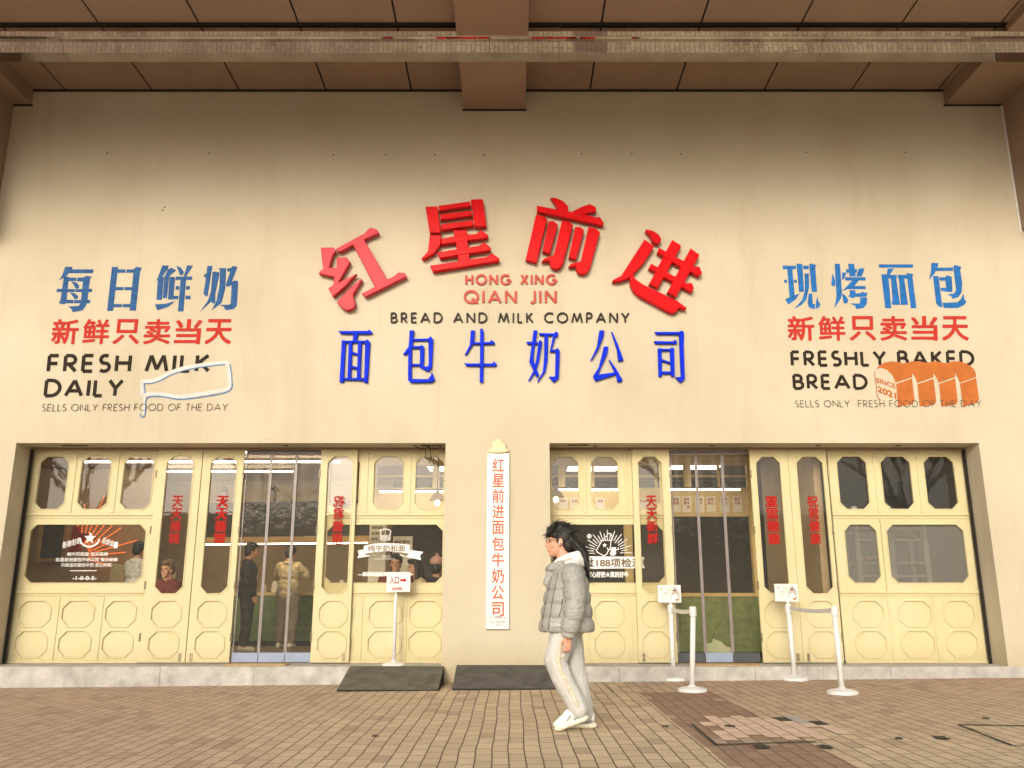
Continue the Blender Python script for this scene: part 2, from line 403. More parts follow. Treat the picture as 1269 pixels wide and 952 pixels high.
_tmp = []
def bake_curve(cu):
    o = bpy.data.objects.new('tmp', cu); COL.objects.link(o)
    dg = C.evaluated_depsgraph_get()
    me = bpy.data.meshes.new_from_object(o.evaluated_get(dg))
    bpy.data.objects.remove(o); bpy.data.curves.remove(cu)
    return me
def plate(loops, depth, bevel=0.0, grow=0.0):          # outline with holes in a plane; z runs 0 (back) to depth (front)
    cu = bpy.data.curves.new('tmp', 'CURVE'); cu.dimensions = '2D'; cu.fill_mode = 'BOTH' if depth else 'FRONT'
    for L in loops:
        sp = cu.splines.new('POLY'); sp.points.add(len(L) - 1)
        for p, q in zip(sp.points, L): p.co = (q[0], q[1], 0, 1)
        sp.use_cyclic_u = True
    if depth:
        cu.extrude = max(1e-4, depth / 2 - bevel); cu.bevel_depth = bevel; cu.bevel_resolution = 1 if bevel > 0.006 else 0
        cu.offset = -bevel
    if grow: cu.offset = grow
    return bake_curve(cu)
def on_plane(Yf, depth):                     # plate coordinates -> a plate whose front stands at y=Yf
    return lambda p: (p[0], Yf + depth / 2 - p[2], p[1])
def octa(x0, x1, z0, z1, k):
    return [(x0 + k, z0), (x1 - k, z0), (x1, z0 + k), (x1, z1 - k), (x1 - k, z1), (x0 + k, z1), (x0, z1 - k), (x0, z0 + k)]
def rect(x0, x1, z0, z1): return [(x0, z0), (x1, z0), (x1, z1), (x0, z1)]

def remesh(mb, voxel, smooth_it=3, name='body', mat=None, parent=None, fac=0.5, crease=0.0, csize=0.08, cz=1.0):
    o = mb.build('tmp', mat)
    r = o.modifiers.new('r', 'REMESH'); r.mode = 'VOXEL'; r.voxel_size = voxel; r.use_smooth_shade = True
    if smooth_it:
        sm = o.modifiers.new('s', 'SMOOTH'); sm.factor = fac; sm.iterations = smooth_it
    dg = C.evaluated_depsgraph_get()
    me = bpy.data.meshes.new_from_object(o.evaluated_get(dg))
    bpy.data.objects.remove(o)
    me.name = name
    if crease:                                # cloth folds: ridged noise along the surface normal
        from mathutils import noise as mn
        nn = [v.normal.copy() for v in me.vertices]
        for v, n_ in zip(me.vertices, nn):
            p = v.co; q = V((p.x, p.y, p.z * cz)) / csize
            h = 1 - abs(mn.noise(q)) * 2.2; h2 = 1 - abs(mn.noise(q * 2.3 + V((5, 3, 1)))) * 2.2
            v.co = p + n_ * crease * (max(-0.6, h) + 0.45 * max(-0.6, h2) - 0.6)
    for p in me.polygons: p.use_smooth = True
    if not me.materials: me.materials.append(MAT[mat])
    q = bpy.data.objects.new(name, me); COL.objects.link(q)
    if parent: q.parent = parent
    return q

def tag(o, label, cat, group=None):
    o['label'] = label; o['category'] = cat
    if group: o['group'] = group
    return o
def thing(name, label, cat, loc=(0, 0, 0), rz=0.0, group=None):
    o = bpy.data.objects.new(name, None); o.empty_display_size = 0.2
    COL.objects.link(o); o.location = loc; o.rotation_euler = (0, 0, rz)
    return tag(o, label, cat, group)
def part(o, label): o['label'] = label; return o

# ------------------------------------------------------------------ lettering helpers
def px_map(BL, BR, TL, fr, Y):               # unit square -> photo corners -> plane y=Y ; fr = (x0,y0,scale) of the measured crop
    x0, y0, s = fr
    bl = (x0 + BL[0] / s, y0 + BL[1] / s); br = (x0 + BR[0] / s, y0 + BR[1] / s); tl = (x0 + TL[0] / s, y0 + TL[1] / s)
    def f(u, v):
        return W(bl[0] + u * (br[0] - bl[0]) + v * (tl[0] - bl[0]), bl[1] + u * (br[1] - bl[1]) + v * (tl[1] - bl[1]), Y)
    return f
def font_mesh(text, bold=0.0, extrude=0.0, spacing=1.0, vertical=False):
    cu = bpy.data.curves.new('tmp', 'FONT')
    cu.body = '\n'.join(text) if vertical else text
    cu.offset = bold; cu.extrude = extrude; cu.space_character = spacing; cu.resolution_u = 3
    if vertical: cu.space_line = spacing
    return bake_curve(cu)
def put_text(mb, text, f, Y, bold=0.0, depth=0.0, spacing=1.0, mirror=False, vertical=False):
    me = font_mesh(text, 0.0, 0.0, spacing, vertical)
    if not me.vertices: return mb
    xs = [v.co.x for v in me.vertices]; ys = [v.co.y for v in me.vertices]
    a, b_, c_, d = min(xs), max(xs), min(ys), max(ys)
    fs = [tuple(p.vertices) for p in me.polygons]
    ring = [(0, 0)]                           # heavier strokes: the outline laid again a little to every side
    if bold:
        ring += [(bold * 1.5 * math.cos(q * math.pi / 4 + 0.39), bold * 1.5 * math.sin(q * math.pi / 4 + 0.39)) for q in range(0, 8, 1 if len(text) == 1 else 2)]
    a -= bold; b_ += bold; c_ -= bold; d += bold
    for k, (ox, oy) in enumerate(ring):
        vs_ = []
        for v in me.vertices:
            u = (v.co.x + ox - a) / max(1e-6, b_ - a); t_ = (v.co.y + oy - c_) / max(1e-6, d - c_)
            if mirror: u = 1 - u
            X, Z = f(u, t_); vs_.append((X, Y - 0.00022 * k, Z))
        if not depth: mb.add(vs_, fs)
    if not depth: pass
    else:
        n = len(vs_); ed = {}
        for p in fs:
            for i in range(len(p)):
                e = (p[i], p[(i + 1) % len(p)])
                if (e[1], e[0]) in ed: del ed[(e[1], e[0])]
                else: ed[e] = 1
        side = [(e[1], e[0], e[0] + n, e[1] + n) for e in ed]
        mb.add(vs_ + [(q[0], q[1] + depth, q[2]) for q in vs_], fs + side)
    return mb

def arc(cx, cy, rx, ry, a0, a1, n=14):
    return [(cx + rx * math.cos(R(a0 + (a1 - a0) * i / n)), cy + ry * math.sin(R(a0 + (a1 - a0) * i / n))) for i in range(n + 1)]
LET = {   # geometric capitals: (width, strokes)
 'A': (0.88, [[(0, 0), (0.44, 1)], [(0.44, 1), (0.88, 0)], [(0.17, 0.32), (0.71, 0.32)]]),
 'B': (0.55, [[(0, 0), (0, 1)], [(0, 1)] + arc(0.26, 0.76, 0.22, 0.24, 90, -90) + [(0, 0.52)], [(0, 0.52)] + arc(0.28, 0.26, 0.27, 0.26, 90, -90) + [(0, 0)]]),
 'C': (0.82, [arc(0.5, 0.5, 0.5, 0.5, 48, 312, 24)]),
 'D': (0.76, [[(0, 0), (0, 1)], [(0, 1)] + arc(0.26, 0.5, 0.5, 0.5, 90, -90, 18) + [(0, 0)]]),
 'E': (0.48, [[(0, 0), (0, 1)], [(0, 1), (0.48, 1)], [(0, 0.5), (0.45, 0.5)], [(0, 0), (0.48, 0)]]),
 'F': (0.46, [[(0, 0), (0, 1)], [(0, 1), (0.46, 1)], [(0, 0.5), (0.43, 0.5)]]),
 'G': (0.95, [arc(0.5, 0.5, 0.5, 0.5, 48, 358, 28), [(0.56, 0.48), (0.97, 0.48)]]),
 'H': (0.66, [[(0, 0), (0, 1)], [(0.66, 0), (0.66, 1)], [(0, 0.52), (0.66, 0.52)]]),
 'I': (0.0, [[(0, 0), (0, 1)]]),
 'J': (0.28, [[(0.28, 1)] + arc(0.12, 0.16, 0.16, 0.16, 0, -140, 8)]),
 'K': (0.60, [[(0, 0), (0, 1)], [(0.54, 1), (0.02, 0.46)], [(0.14, 0.58), (0.60, 0)]]),
 'L': (0.42, [[(0, 0), (0, 1)], [(0, 0), (0.42, 0)]]),
 'M': (1.02, [[(0, 0), (0.2, 1)], [(0.2, 1), (0.51, 0.1)], [(0.51, 0.1), (0.82, 1)], [(0.82, 1), (1.02, 0)]]),
 'N': (0.74, [[(0, 0), (0, 1)], [(0, 1), (0.74, 0)], [(0.74, 0), (0.74, 1)]]),
 'O': (1.0, [arc(0.5, 0.5, 0.5, 0.5, 0, 360, 30)]),
 'P': (0.52, [[(0, 0), (0, 1)], [(0, 1)] + arc(0.26, 0.72, 0.26, 0.28, 90, -90) + [(0, 0.44)]]),
 'Q': (1.0, [arc(0.5, 0.5, 0.5, 0.5, 0, 360, 30), [(0.56, 0.36), (0.98, -0.06)]]),
 'R': (0.55, [[(0, 0), (0, 1)], [(0, 1)] + arc(0.25, 0.73, 0.25, 0.27, 90, -90) + [(0, 0.46)], [(0.18, 0.46), (0.55, 0)]]),
 'S': (0.48, [arc(0.25, 0.75, 0.22, 0.25, 50, 250, 14) + arc(0.23, 0.26, 0.25, 0.26, 70, -140, 14)]),
 'T': (0.56, [[(0.28, 0), (0.28, 1)], [(0, 1), (0.56, 1)]]),
 'U': (0.6, [[(0, 1), (0, 0.3)] + arc(0.3, 0.3, 0.3, 0.3, 180, 360, 12) + [(0.6, 1)]]),
 'X': (0.66, [[(0, 0), (0.64, 1)], [(0.02, 1), (0.66, 0)]]),
 'Y': (0.70, [[(0, 1), (0.35, 0.48)], [(0.70, 1), (0.35, 0.48)], [(0.35, 0.5), (0.35, 0)]]),
}
def ribbon(pts, wd):                          # polyline -> (left points, right points)
    n = len(pts); Lp = []; Rp = []
    closed = n > 3 and math.dist(pts[0], pts[-1]) < 1e-6
    for i in range(n):
        a = pts[(i - 1) % (n - 1)] if closed and i == 0 else pts[max(i - 1, 0)]
        b_ = pts[1] if closed and i == n - 1 else pts[min(i + 1, n - 1)]
        p = pts[i]
        d1 = Vector((p[0] - a[0], p[1] - a[1])); d2 = Vector((b_[0] - p[0], b_[1] - p[1]))
        if d1.length < 1e-9: d1 = d2
        if d2.length < 1e-9: d2 = d1
        d1.normalize(); d2.normalize()
        t_ = (d1 + d2); t_ = t_.normalized() if t_.length > 1e-6 else d1
        nn = Vector((-t_.y, t_.x)); k = 1 / max(0.45, nn.dot(Vector((-d1.y, d1.x))))
        Lp.append((p[0] + nn.x * wd / 2 * k, p[1] + nn.y * wd / 2 * k)); Rp.append((p[0] - nn.x * wd / 2 * k, p[1] - nn.y * wd / 2 * k))
    return Lp, Rp
def slab(mb, Lp, Rp, f, Y, depth):            # a ribbon as a raised strip: front at y=Y
    n = len(Lp); vs_ = []
    for q in Lp + Rp: X, Z = f(*q); vs_.append((X, Y, Z))
    fs = [(i, n + i, n + i + 1, i + 1) for i in range(n - 1)]
    if depth:
        m_ = len(vs_); vs_ += [(q[0], q[1] + depth, q[2]) for q in vs_]
        fs += [(i + 1, m_ + i + 1, m_ + i, i) for i in range(n - 1)][:0]
        for i in range(n - 1):
            fs.append((i, i + 1, m_ + i + 1, m_ + i)); fs.append((n + i + 1, n + i, m_ + n + i, m_ + n + i + 1))
        fs.append((n, 0, m_, m_ + n)); fs.append((n - 1, 2 * n - 1, m_ + 2 * n - 1, m_ + n - 1))
    mb.add(vs_, fs)
def latin(text, f, Y, wt, aspect, depth=0.0, gap=0.30, space=0.62, each=None):
    """capitals laid along u in 0..1; aspect = width/height of the whole line"""
    adv = 0; lay = []
    for ch in text:
        if ch == ' ': adv += space; continue
        w_, st = LET[ch]; lay.append((adv, st, ch)); adv += w_ + wt + gap
    tot = adv - gap
    mbs = []; k = 0
    for a, st, ch in lay:
        mb = MB()
        for s_ in st:
            k += 1
            pts = [(((a + wt / 2 + x)) / tot, wt / 2 + y * (1 - wt)) for x, y in s_]
            # work in height units for an even stroke, then squeeze u
            pp = [(p[0] * aspect, p[1]) for p in pts]
            Lp, Rp = ribbon(pp, wt)
            slab(mb, [(q[0] / aspect, q[1]) for q in Lp], [(q[0] / aspect, q[1]) for q in Rp], f, Y - 0.0006 * (k % 4), depth)
        mbs.append((ch, mb))
    return mbs
def poly_px(mb, pts, fr, Ym, Yf, depth, bevel=0.0):  # a traced outline as a solid of its own depth, mapped at the plane y=Ym
    x0, y0, s = fr
    L = [W(x0 + p[0] / s, y0 + p[1] / s, Ym) for p in pts]
    me = plate([L], depth, bevel)
    fn = on_plane(Yf, depth)
    mb.merge_mesh(me, lambda p: fn((p[0], p[1], p[2])))
    bpy.data.meshes.remove(me)

# ------------------------------------------------------------------ SETTING: pavement
def sheet(name, x0, x1, y0, y1, dz, mat):
    mb = MB(); xs = [x0] + [x for x in (-40, -10, 0, 10, 40) if x0 < x < x1] + [x1]
    for a, b_ in zip(xs[:-1], xs[1:]):
        mb.quad((a, y0, gz(a) + dz), (b_, y0, gz(b_) + dz), (b_, y1, gz(b_) + dz), (a, y1, gz(a) + dz))
    o = mb.build(name, mat); o['kind'] = 'structure'; return o
sheet('pavement', -400, 400, -400, 400, 0.0, 'paving')
# relaid patch of pink pavers with tarred joints
mb = MB()
ny, nx = 0.236, 0.119
for i in range(-1, 12):
    for j in range(-1, 7):
        x = 1.50 + i * nx; y = 6.80 + j * ny + (0.118 if i % 2 else 0)
        inside = 1.55 < x < 2.62 and 6.85 < y < 8.05
        e = random.random()
        if not inside or (e < 0.35 and (x < 1.7 or x > 2.45 or y < 7.0 or y > 7.9)): continue
        m_ = 'paver_pink'
        if (x > 2.30 and 7.55 < y and e < 0.75): m_ = 'tar' if e < 0.4 else 'plinth'
        if random.random() < 0.035: m_ = 'tar'
        mb.use(m_); g = 0.004
        z = lambda q: gz(q) + 0.004
        mb.quad((x + g, y + g, z(x)), (x + nx - g, y + g, z(x + nx)), (x + nx - g, y + ny - g, z(x + nx)), (x + g, y + ny - g, z(x)))
mb.build('paver_patch', None)['kind'] = 'structure'
mb = MB()
def strip(pts, wd):
    Lp, Rp = ribbon(pts, wd)
    for i in range(len(pts) - 1):
        q = [Lp[i], Rp[i], Rp[i + 1], Lp[i + 1]]
        mb.quad(*[(p[0], p[1], gz(p[0]) + 0.008) for p in q])
A_, B_, C_ = G(857, 898), G(888, 924), G(1012, 920)
strip([A_, B_], 0.022); strip([B_, C_], 0.032)
D_, E_, F_ = G(1188, 899), G(1255, 925), G(1300, 901)
strip([D_, F_], 0.04); strip([D_, E_], 0.022); strip([E_, G(1300, 925)], 0.02)
strip([G(745, 834 + 12), G(760, 859)], 0.012); strip([G(760, 859), G(790, 859)], 0.012)
for px, py, s_ in ((1165, 915, 0.06), (1115, 916, 0.03), (1222, 891, 0.03), (825, 901, 0.025), (465, 913, 0.025), (905, 901, 0.045), (943, 926, 0.06), (1022, 927, 0.05)):
    x, y = G(px, py)
    pts = [(x + s_ * (0.6 + 0.7 * random.random()) * math.cos(a), y + 1.6 * s_ * (0.6 + 0.7 * random.random()) * math.sin(a)) for a in [k * math.pi / 5 for k in range(10)]]
    mb.quad(*[(p[0], p[1], gz(p[0]) + 0.0085) for p in pts])
mb.build('pavement_tar_marks', 'tar')['kind'] = 'structure'

# ------------------------------------------------------------------ BUILDING
bld = thing('shop_building', 'cream rendered shop front under a deep beige panelled canopy, two wide yellow shop windows', 'building', (0, WALL, 0))
def bpart(mb, name, mat=None, smooth=False, parent=None):
    o = mb.build(name, mat, smooth=smooth)
    p = parent or bld
    o.parent = p
    o.matrix_parent_inverse = Matrix.Translation((0, -WALL, 0)) if p is bld else Matrix.Identity(4)
    return o
LO = (-6.69, -0.895); RO = (0.505, 6.30); OT = 3.085; CEIL = 8.44
BACK = 11.86
mb = MB()
xs = [-16, LO[0], LO[1], RO[0], RO[1], 16]; zs = [-0.35, OT, CEIL + 0.1]
mb.use('wall')
for i in range(5):
    for j in range(2):
        if j == 0 and i in (1, 3): continue
        mb.quad((xs[i], WALL, zs[j]), (xs[i + 1], WALL, zs[j]), (xs[i + 1], WALL, zs[j + 1]), (xs[i], WALL, zs[j + 1]))
for a, b_ in (LO, RO):
    mb.quad((a, WALL, -0.35), (a, WALL, OT), (a, BACK, OT), (a, BACK, -0.35))
    mb.quad((b_, BACK, -0.35), (b_, BACK, OT), (b_, WALL, OT), (b_, WALL, -0.35))
    mb.quad((a, WALL, OT), (b_, WALL, OT), (b_, BACK, OT), (a, BACK, OT))
mb.use('dark')
for px, py in ((133, 190), (259, 190), (413, 192), (478, 192), (539, 192), (600, 192), (721, 191), (783, 191), (844, 191), (999, 189), (1122, 189), (202, 261), (204, 257)):
    X, Z = W(px, py, WALL)
    mb.quad(*[(X + 0.012 * math.cos(a), WALL - 0.002, Z + 0.012 * math.sin(a)) for a in [k * math.pi / 4 for k in range(8)]])
bpart(mb, 'wall')
# plinths under the two openings
for a, b_, n in ((LO[0] - 2.5, LO[1] - 0.002, 0), (RO[0] + 0.002, RO[1] + 0.20, 1)):
    mb = MB()
    xs_ = [a + (b_ - a) * k / 7 for k in range(8)]
    for k in range(7):
        mb.box(xs_[k] + 0.002, xs_[k + 1] - 0.002, WALL - 0.03 - 0.002 * (k % 2), DOOR + 0.06, -0.3, PL - 0.001 * (k % 2))
    bpart(mb, 'plinth', 'plinth')
# ceiling panels behind and in front of the steel cornice
SEAM = [-9.3, -8.0, -6.70, -5.40, -4.09, -2.79, -1.51, -0.17, 1.17, 2.47, 3.78, 5.09, 6.38, 7.7, 9.0]
FRONT = 6.3  # canopy front is out of view, depth set to shade the upper wall
for nm, y0, y1, z in (('rear_ceiling', 10.06, WALL - 0.02, CEIL), ('canopy_ceiling', FRONT, 9.69, 8.35)):
    mb = MB().use('soffit')
    for a, b_ in zip(SEAM[:-1], SEAM[1:]):
        mb.box(a + 0.013, b_ - 0.013, y0, y1, z, z + 0.02)
    mb.use('dark'); mb.box(-9.3, 9, y0 - 0.02, y1 + 0.02, z + 0.03, z + 0.05)
    bpart(mb, nm)
mb = MB().box(-16, 16, FRONT - 0.1, WALL + 5.5, 8.56, 8.9); bpart(mb, 'canopy_slab', 'soffit')
mb = MB().box(-16, 16, FRONT - 0.14, FRONT - 0.02, 8.15, 8.9); bpart(mb, 'unseen_fascia', 'soffit')  # unseen front edge, height set for the shade line on the wall
# mirror steel cornice (stepped, chamfered) running across
prof = [(10.09, 8.09), (9.886, 8.09), (9.793, 8.183), (9.793, 8.207), (9.707, 8.207), (9.665, 8.249), (9.665, 8.346), (9.70, 8.60), (10.09, 8.60)]
mb = MB(); cuts = [-16, -6.9, -5.95, -0.3, 0.63, 4.1, 6.95, 16]
for a, b_ in zip(cuts[:-1], cuts[1:]):
    a += 0.003; b_ -= 0.003; n = len(prof); j1 = random.uniform(-0.004, 0.004)
    vs_ = [(a, p[0] + j1, p[1] + j1) for p in prof] + [(b_, p[0] - j1, p[1] - j1) for p in prof]
    mb.add(vs_, [(i, (i + 1) % n, n + (i + 1) % n, n + i) for i in range(n)] + [tuple(range(n - 1, -1, -1)), tuple(range(n, 2 * n))])
bpart(mb, 'steel_cornice', 'steel')
# down-stand beams across the ceiling
def beam(x0, x1, zb, y0, y1):
    mb = MB().use('soffit'); mb.box(x0, x1, y0, y1, zb, 8.58)
    bpart(mb, 'ceiling_beam')
beam(-0.716, 0.198, 8.11, 10.10, WALL - 0.004); beam(-0.72, 0.21, 8.18, FRONT, 9.66)
beam(6.46, 7.30, 8.19, 10.10, WALL - 0.004); beam(6.46, 7.30, 8.24, FRONT, 9.66)
beam(-8.2, -7.17, 8.19, 10.10, WALL - 0.004); beam(-8.2, -7.17, 8.24, FRONT, 9.66)
# dark strips standing in for the shadow lines where ceiling meets wall and beams
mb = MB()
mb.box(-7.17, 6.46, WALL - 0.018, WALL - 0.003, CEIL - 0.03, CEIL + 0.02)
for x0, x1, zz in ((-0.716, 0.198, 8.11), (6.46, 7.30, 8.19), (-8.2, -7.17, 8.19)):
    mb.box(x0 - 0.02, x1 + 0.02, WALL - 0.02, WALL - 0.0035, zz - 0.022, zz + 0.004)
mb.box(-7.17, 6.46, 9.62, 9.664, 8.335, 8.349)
bpart(mb, 'shadow_strip', 'dark')
# side panels hanging under the canopy at both ends of the wall
for x0, x1 in ((7.31, 7.75), (-7.9, -7.43)):
    mb = MB().box(x0, x1, WALL - 0.8, WALL - 0.004, 6.18, 8.4); bpart(mb, 'side_panel', 'soffit')
mb = MB().box(7.285, 7.309, WALL - 0.02, WALL - 0.002, 6.15, 8.18); bpart(mb, 'corner_trim', 'white')

# ---- joinery
def window_panel(x0, x1, transoms, mids, lows, posts):
    mb = MB()
    holes = [octa(a, b_, 2.24, 2.97, 0.085) for a, b_ in transoms] + [octa(a, b_, 1.25, 2.03, 0.085) for a, b_ in mids] + [octa(a, b_, z0, z1, 0.093) for a, b_ in lows for z0, z1 in ((0.68, 1.02), (0.29, 0.63))]
    me = plate([rect(x0, x1, PL + 0.004, OT - 0.01)] + holes, 0.05, 0.008)
    fn = on_plane(DOOR, 0.05); mb.merge_mesh(me, lambda p: fn(p))
    # octagonal beads round the panes and raised panels below
    for a, b_ in lows:
        for z0, z1 in ((0.68, 1.02), (0.29, 0.63)):
            me = plate([octa(a - 0.012, b_ + 0.012, z0 - 0.012, z1 + 0.012, 0.10), octa(a + 0.012, b_ - 0.012, z0 + 0.012, z1 - 0.012, 0.09)], 0.022, 0.006)
            f2 = on_plane(DOOR - 0.012, 0.022); mb.merge_mesh(me, lambda p: f2(p))
            me = plate([octa(a + 0.004, b_ - 0.004, z0 + 0.004, z1 - 0.004, 0.09)], 0.010, 0.002)
            f3 = on_plane(DOOR + 0.012, 0.010); mb.merge_mesh(me, lambda p: f3(p))
    for a, b_, z0, z1 in [(q[0], q[1], 2.24, 2.97) for q in transoms] + [(q[0], q[1], 1.25, 2.03) for q in mids]:
        me = plate([octa(a - 0.014, b_ + 0.014, z0 - 0.014, z1 + 0.014, 0.09), octa(a + 0.004, b_ - 0.004, z0 + 0.004, z1 - 0.004, 0.085)], 0.016, 0.005)
        f2 = on_plane(DOOR - 0.009, 0.016); mb.merge_mesh(me, lambda p: f2(p))
    # rails and posts
    for z, h, d in ((2.165, 0.035, 0.022), (2.115, 0.016, 0.010), (1.125, 0.03, 0.020), (1.085, 0.014, 0.012), (3.045, 0.03, 0.016)):
        me = plate([rect(x0 + 0.004, x1 - 0.004, z - h / 2, z + h / 2)], 0.03 + d, 0.006)
        f2 = on_plane(DOOR - d, 0.03 + d); mb.merge_mesh(me, lambda p: f2(p))
    for x in posts:
        for z0, z1 in ((2.19, 3.02), (PL + 0.03, 1.07)):
            me = plate([rect(x - 0.022, x + 0.022, z0, z1)], 0.04, 0.006)
            f2 = on_plane(DOOR - 0.012, 0.04); mb.merge_mesh(me, lambda p: f2(p))
    me = plate([rect(x0, x1, PL + 0.002, PL + 0.035)], 0.07, 0.005); f2 = on_plane(DOOR - 0.03, 0.07); mb.merge_mesh(me, lambda p: f2(p))
    o = bpart(mb, 'window_panel', 'yellow')
    return o
def sub(mb, name, mat, parent):                # a sub-part whose mesh is already in world places
    o = mb.build(name, mat); o.parent = parent
    o.matrix_parent_inverse = Matrix.Identity(4)
    return o
def pane(parent, a, b_, z0, z1, Y, mat='glass', k=0.07):
    mb = MB(); P8 = octa(a - 0.01, b_ + 0.01, z0 - 0.01, z1 + 0.01, k)
    mb.quad(*[(p[0], Y, p[1]) for p in P8])
    if mat == 'frost': mb.add([(p[0], Y + 0.006, p[1]) for p in P8], [tuple(range(7, -1, -1))])
    return sub(mb, 'glass', mat, parent)
TL_ = [(-6.59, -6.18), (-6.0, -5.59), (-5.41, -4.99)]
TM_ = [(-2.53, -2.12), (-1.92, -1.51), (-1.34, -0.945)]
TR_ = [(0.55, 0.92), (1.10, 1.47), (1.68, 2.05)]
TQ_ = [(4.53, 4.94), (5.14, 5.55), (5.74, 6.16)]
panels = {}
for key, x0, x1, tr, mi, lo, po in (
        ('A', -6.685, -4.94, TL_, [(-6.60, -5.01)], [(-6.61, -6.18), (-6.03, -5.60), (-5.45, -5.04)], [-6.09, -5.50]),
        ('B', -2.66, -0.90, TM_, [(-2.53, -0.945)], [(-2.53, -2.12), (-1.92, -1.48), (-1.38, -0.95)], [-2.02, -1.425]),
        ('C', 0.51, 2.19, TR_, [(0.55, 2.07)], [(0.55, 0.94), (1.10, 1.50), (1.68, 2.08)], [1.01, 1.58]),
        ('D', 4.41, 6.295, TQ_, [(4.55, 4.99), (5.13, 6.18)], [(4.57, 4.98), (5.18, 5.62), (5.78, 6.19)], [5.06, 5.66])):
    p = window_panel(x0, x1, tr, mi, lo, po); panels[key] = p
    for a, b_ in tr: pane(p, a, b_, 2.24, 2.97, DOOR + 0.03)
    for a, b_ in mi: pane(p, a, b_, 1.25, 2.03, DOOR + 0.03, 'frost' if key == 'D' else 'glass')
# stile beside the little sliding window
mb = MB(); mb.box(5.045, 5.075, DOOR - 0.03, DOOR + 0.0, 1.14, 2.10); sub(mb, 'stile', 'yellow', panels['D'])

def hinge(parent, x, z, Y):
    mb = MB(); mb.box(x - 0.012, x + 0.012, Y - 0.006, Y + 0.01, z - 0.055, z + 0.055)
    mb.tube([(x, Y - 0.008, z - 0.05), (x, Y - 0.008, z + 0.05)], 0.007, 8)
    sub(mb, 'hinge', 'hinge', parent)
def door_leaf(x0, x1, gx0, gx1, word, mode, hx, Y=LEAF):
    mb = MB()
    a, b_ = gx0 - 0.02, gx1 + 0.01; LZ = ((0.68, 1.02), (0.29, 0.63))
    me = plate([rect(x0, x1, PL + 0.012, OT - 0.02), octa(gx0, gx1, 1.11, 2.96, 0.085)] + [octa(a, b_, z0, z1, 0.093) for z0, z1 in LZ], 0.045, 0.007)
    fn = on_plane(Y, 0.045); mb.merge_mesh(me, lambda p: fn(p))
    me = plate([octa(gx0 - 0.016, gx1 + 0.016, 1.094, 2.976, 0.09), octa(gx0 + 0.004, gx1 - 0.004, 1.114, 2.956, 0.085)], 0.016, 0.005)
    f2 = on_plane(Y - 0.009, 0.016); mb.merge_mesh(me, lambda p: f2(p))
    for z0, z1 in LZ:
        me = plate([octa(a - 0.012, b_ + 0.012, z0 - 0.012, z1 + 0.012, 0.10), octa(a + 0.012, b_ - 0.012, z0 + 0.012, z1 - 0.012, 0.09)], 0.022, 0.006)
        f3 = on_plane(Y - 0.012, 0.022); mb.merge_mesh(me, lambda p: f3(p))
        me = plate([octa(a + 0.004, b_ - 0.004, z0 + 0.004, z1 - 0.004, 0.09)], 0.010, 0.002)
        f4 = on_plane(Y + 0.012, 0.010); mb.merge_mesh(me, lambda p: f4(p))
    o = bpart(mb, 'door_leaf', 'yellow')
    pane(o, gx0, gx1, 1.11, 2.96, Y + 0.022)
    xc = (gx0 + gx1) / 2
    if word:
        cells = 0.16
        for rep in range(2 if mode == 'double' else 1):
            mb = MB(); h = 0.165
            for i, ch in enumerate(word):
                zt = 2.42 - i * 0.168
                off = 0.0 if rep == 0 else 0.022
                f = lambda u, v: (xc - 0.07 + off + u * 0.15, zt - 0.155 + v * 0.155)
                put_text(mb, ch, f, Y + 0.016 + 0.003 * rep, bold=0.020, mirror=(mode in ('mirror', 'double') and rep == 0))
            sub(mb, 'lettering', 'vinyl_red', o)
    for z in (2.72, 1.95, 1.22, 0.55): hinge(o, hx, z, Y)
    mb = MB(); mb.box(x1 - 0.09 if hx < xc else x0 + 0.05, x1 - 0.05 if hx < xc else x0 + 0.09, Y - 0.008, Y + 0.002, PL + 0.03, PL + 0.13); sub(mb, 'bolt', 'hinge', o)
    return o
door_leaf(-4.925, -4.305, -4.79, -4.42, '天天新鲜', 'mirror', -4.925)
door_leaf(-4.301, -3.725, -4.18, -3.82, '天天新鲜', 'double', -3.725, LEAF + 0.01)
door_leaf(-2.655, -2.145, -2.555, -2.205, '祝君健康', 'mirror', -2.655, LEAF - 0.01)
door_leaf(1.665, 2.185, 1.745, 2.075, '天天新鲜', 'normal', 2.185, LEAF - 0.01)
door_leaf(3.305, 3.835, 3.385, 3.72, '祝君健康', 'double', 3.305)
door_leaf(3.839, 4.375, 3.95, 4.315, '祝君健康', 'normal', 4.375, LEAF + 0.01)
# head rail, jamb rails
mb = MB()
for a, b_ in (LO, RO): mb.box(a, b_, LEAF - 0.02, DOOR + 0.08, OT - 0.028, OT - 0.003)
bpart(mb, 'door_head', 'soffit')
for x in (LO[0] + 0.02, RO[1] - 0.02):
    mb = MB(); mb.box(x - 0.012, x + 0.012, DOOR - 0.10, DOOR - 0.06, PL, OT - 0.03); bpart(mb, 'shutter_rail', 'dark')
# slots in the soffit of the openings
for x, y, l in ((-6.0, 11.5, 0.35), (0.9, 11.45, 0.28), (-1.1, 11.5, 0.3), (5.3, 11.5, 0.05), (1.15, 11.55, 0.04), (2.75, 11.5, 0.05), (4.2, 11.5, 0.05), (-3.1, 11.5, 0.05)):
    mb = MB().box(x - l / 2, x + l / 2, y - 0.03, y + 0.03, OT - 0.006, OT - 0.002); bpart(mb, 'soffit_vent', 'dark')

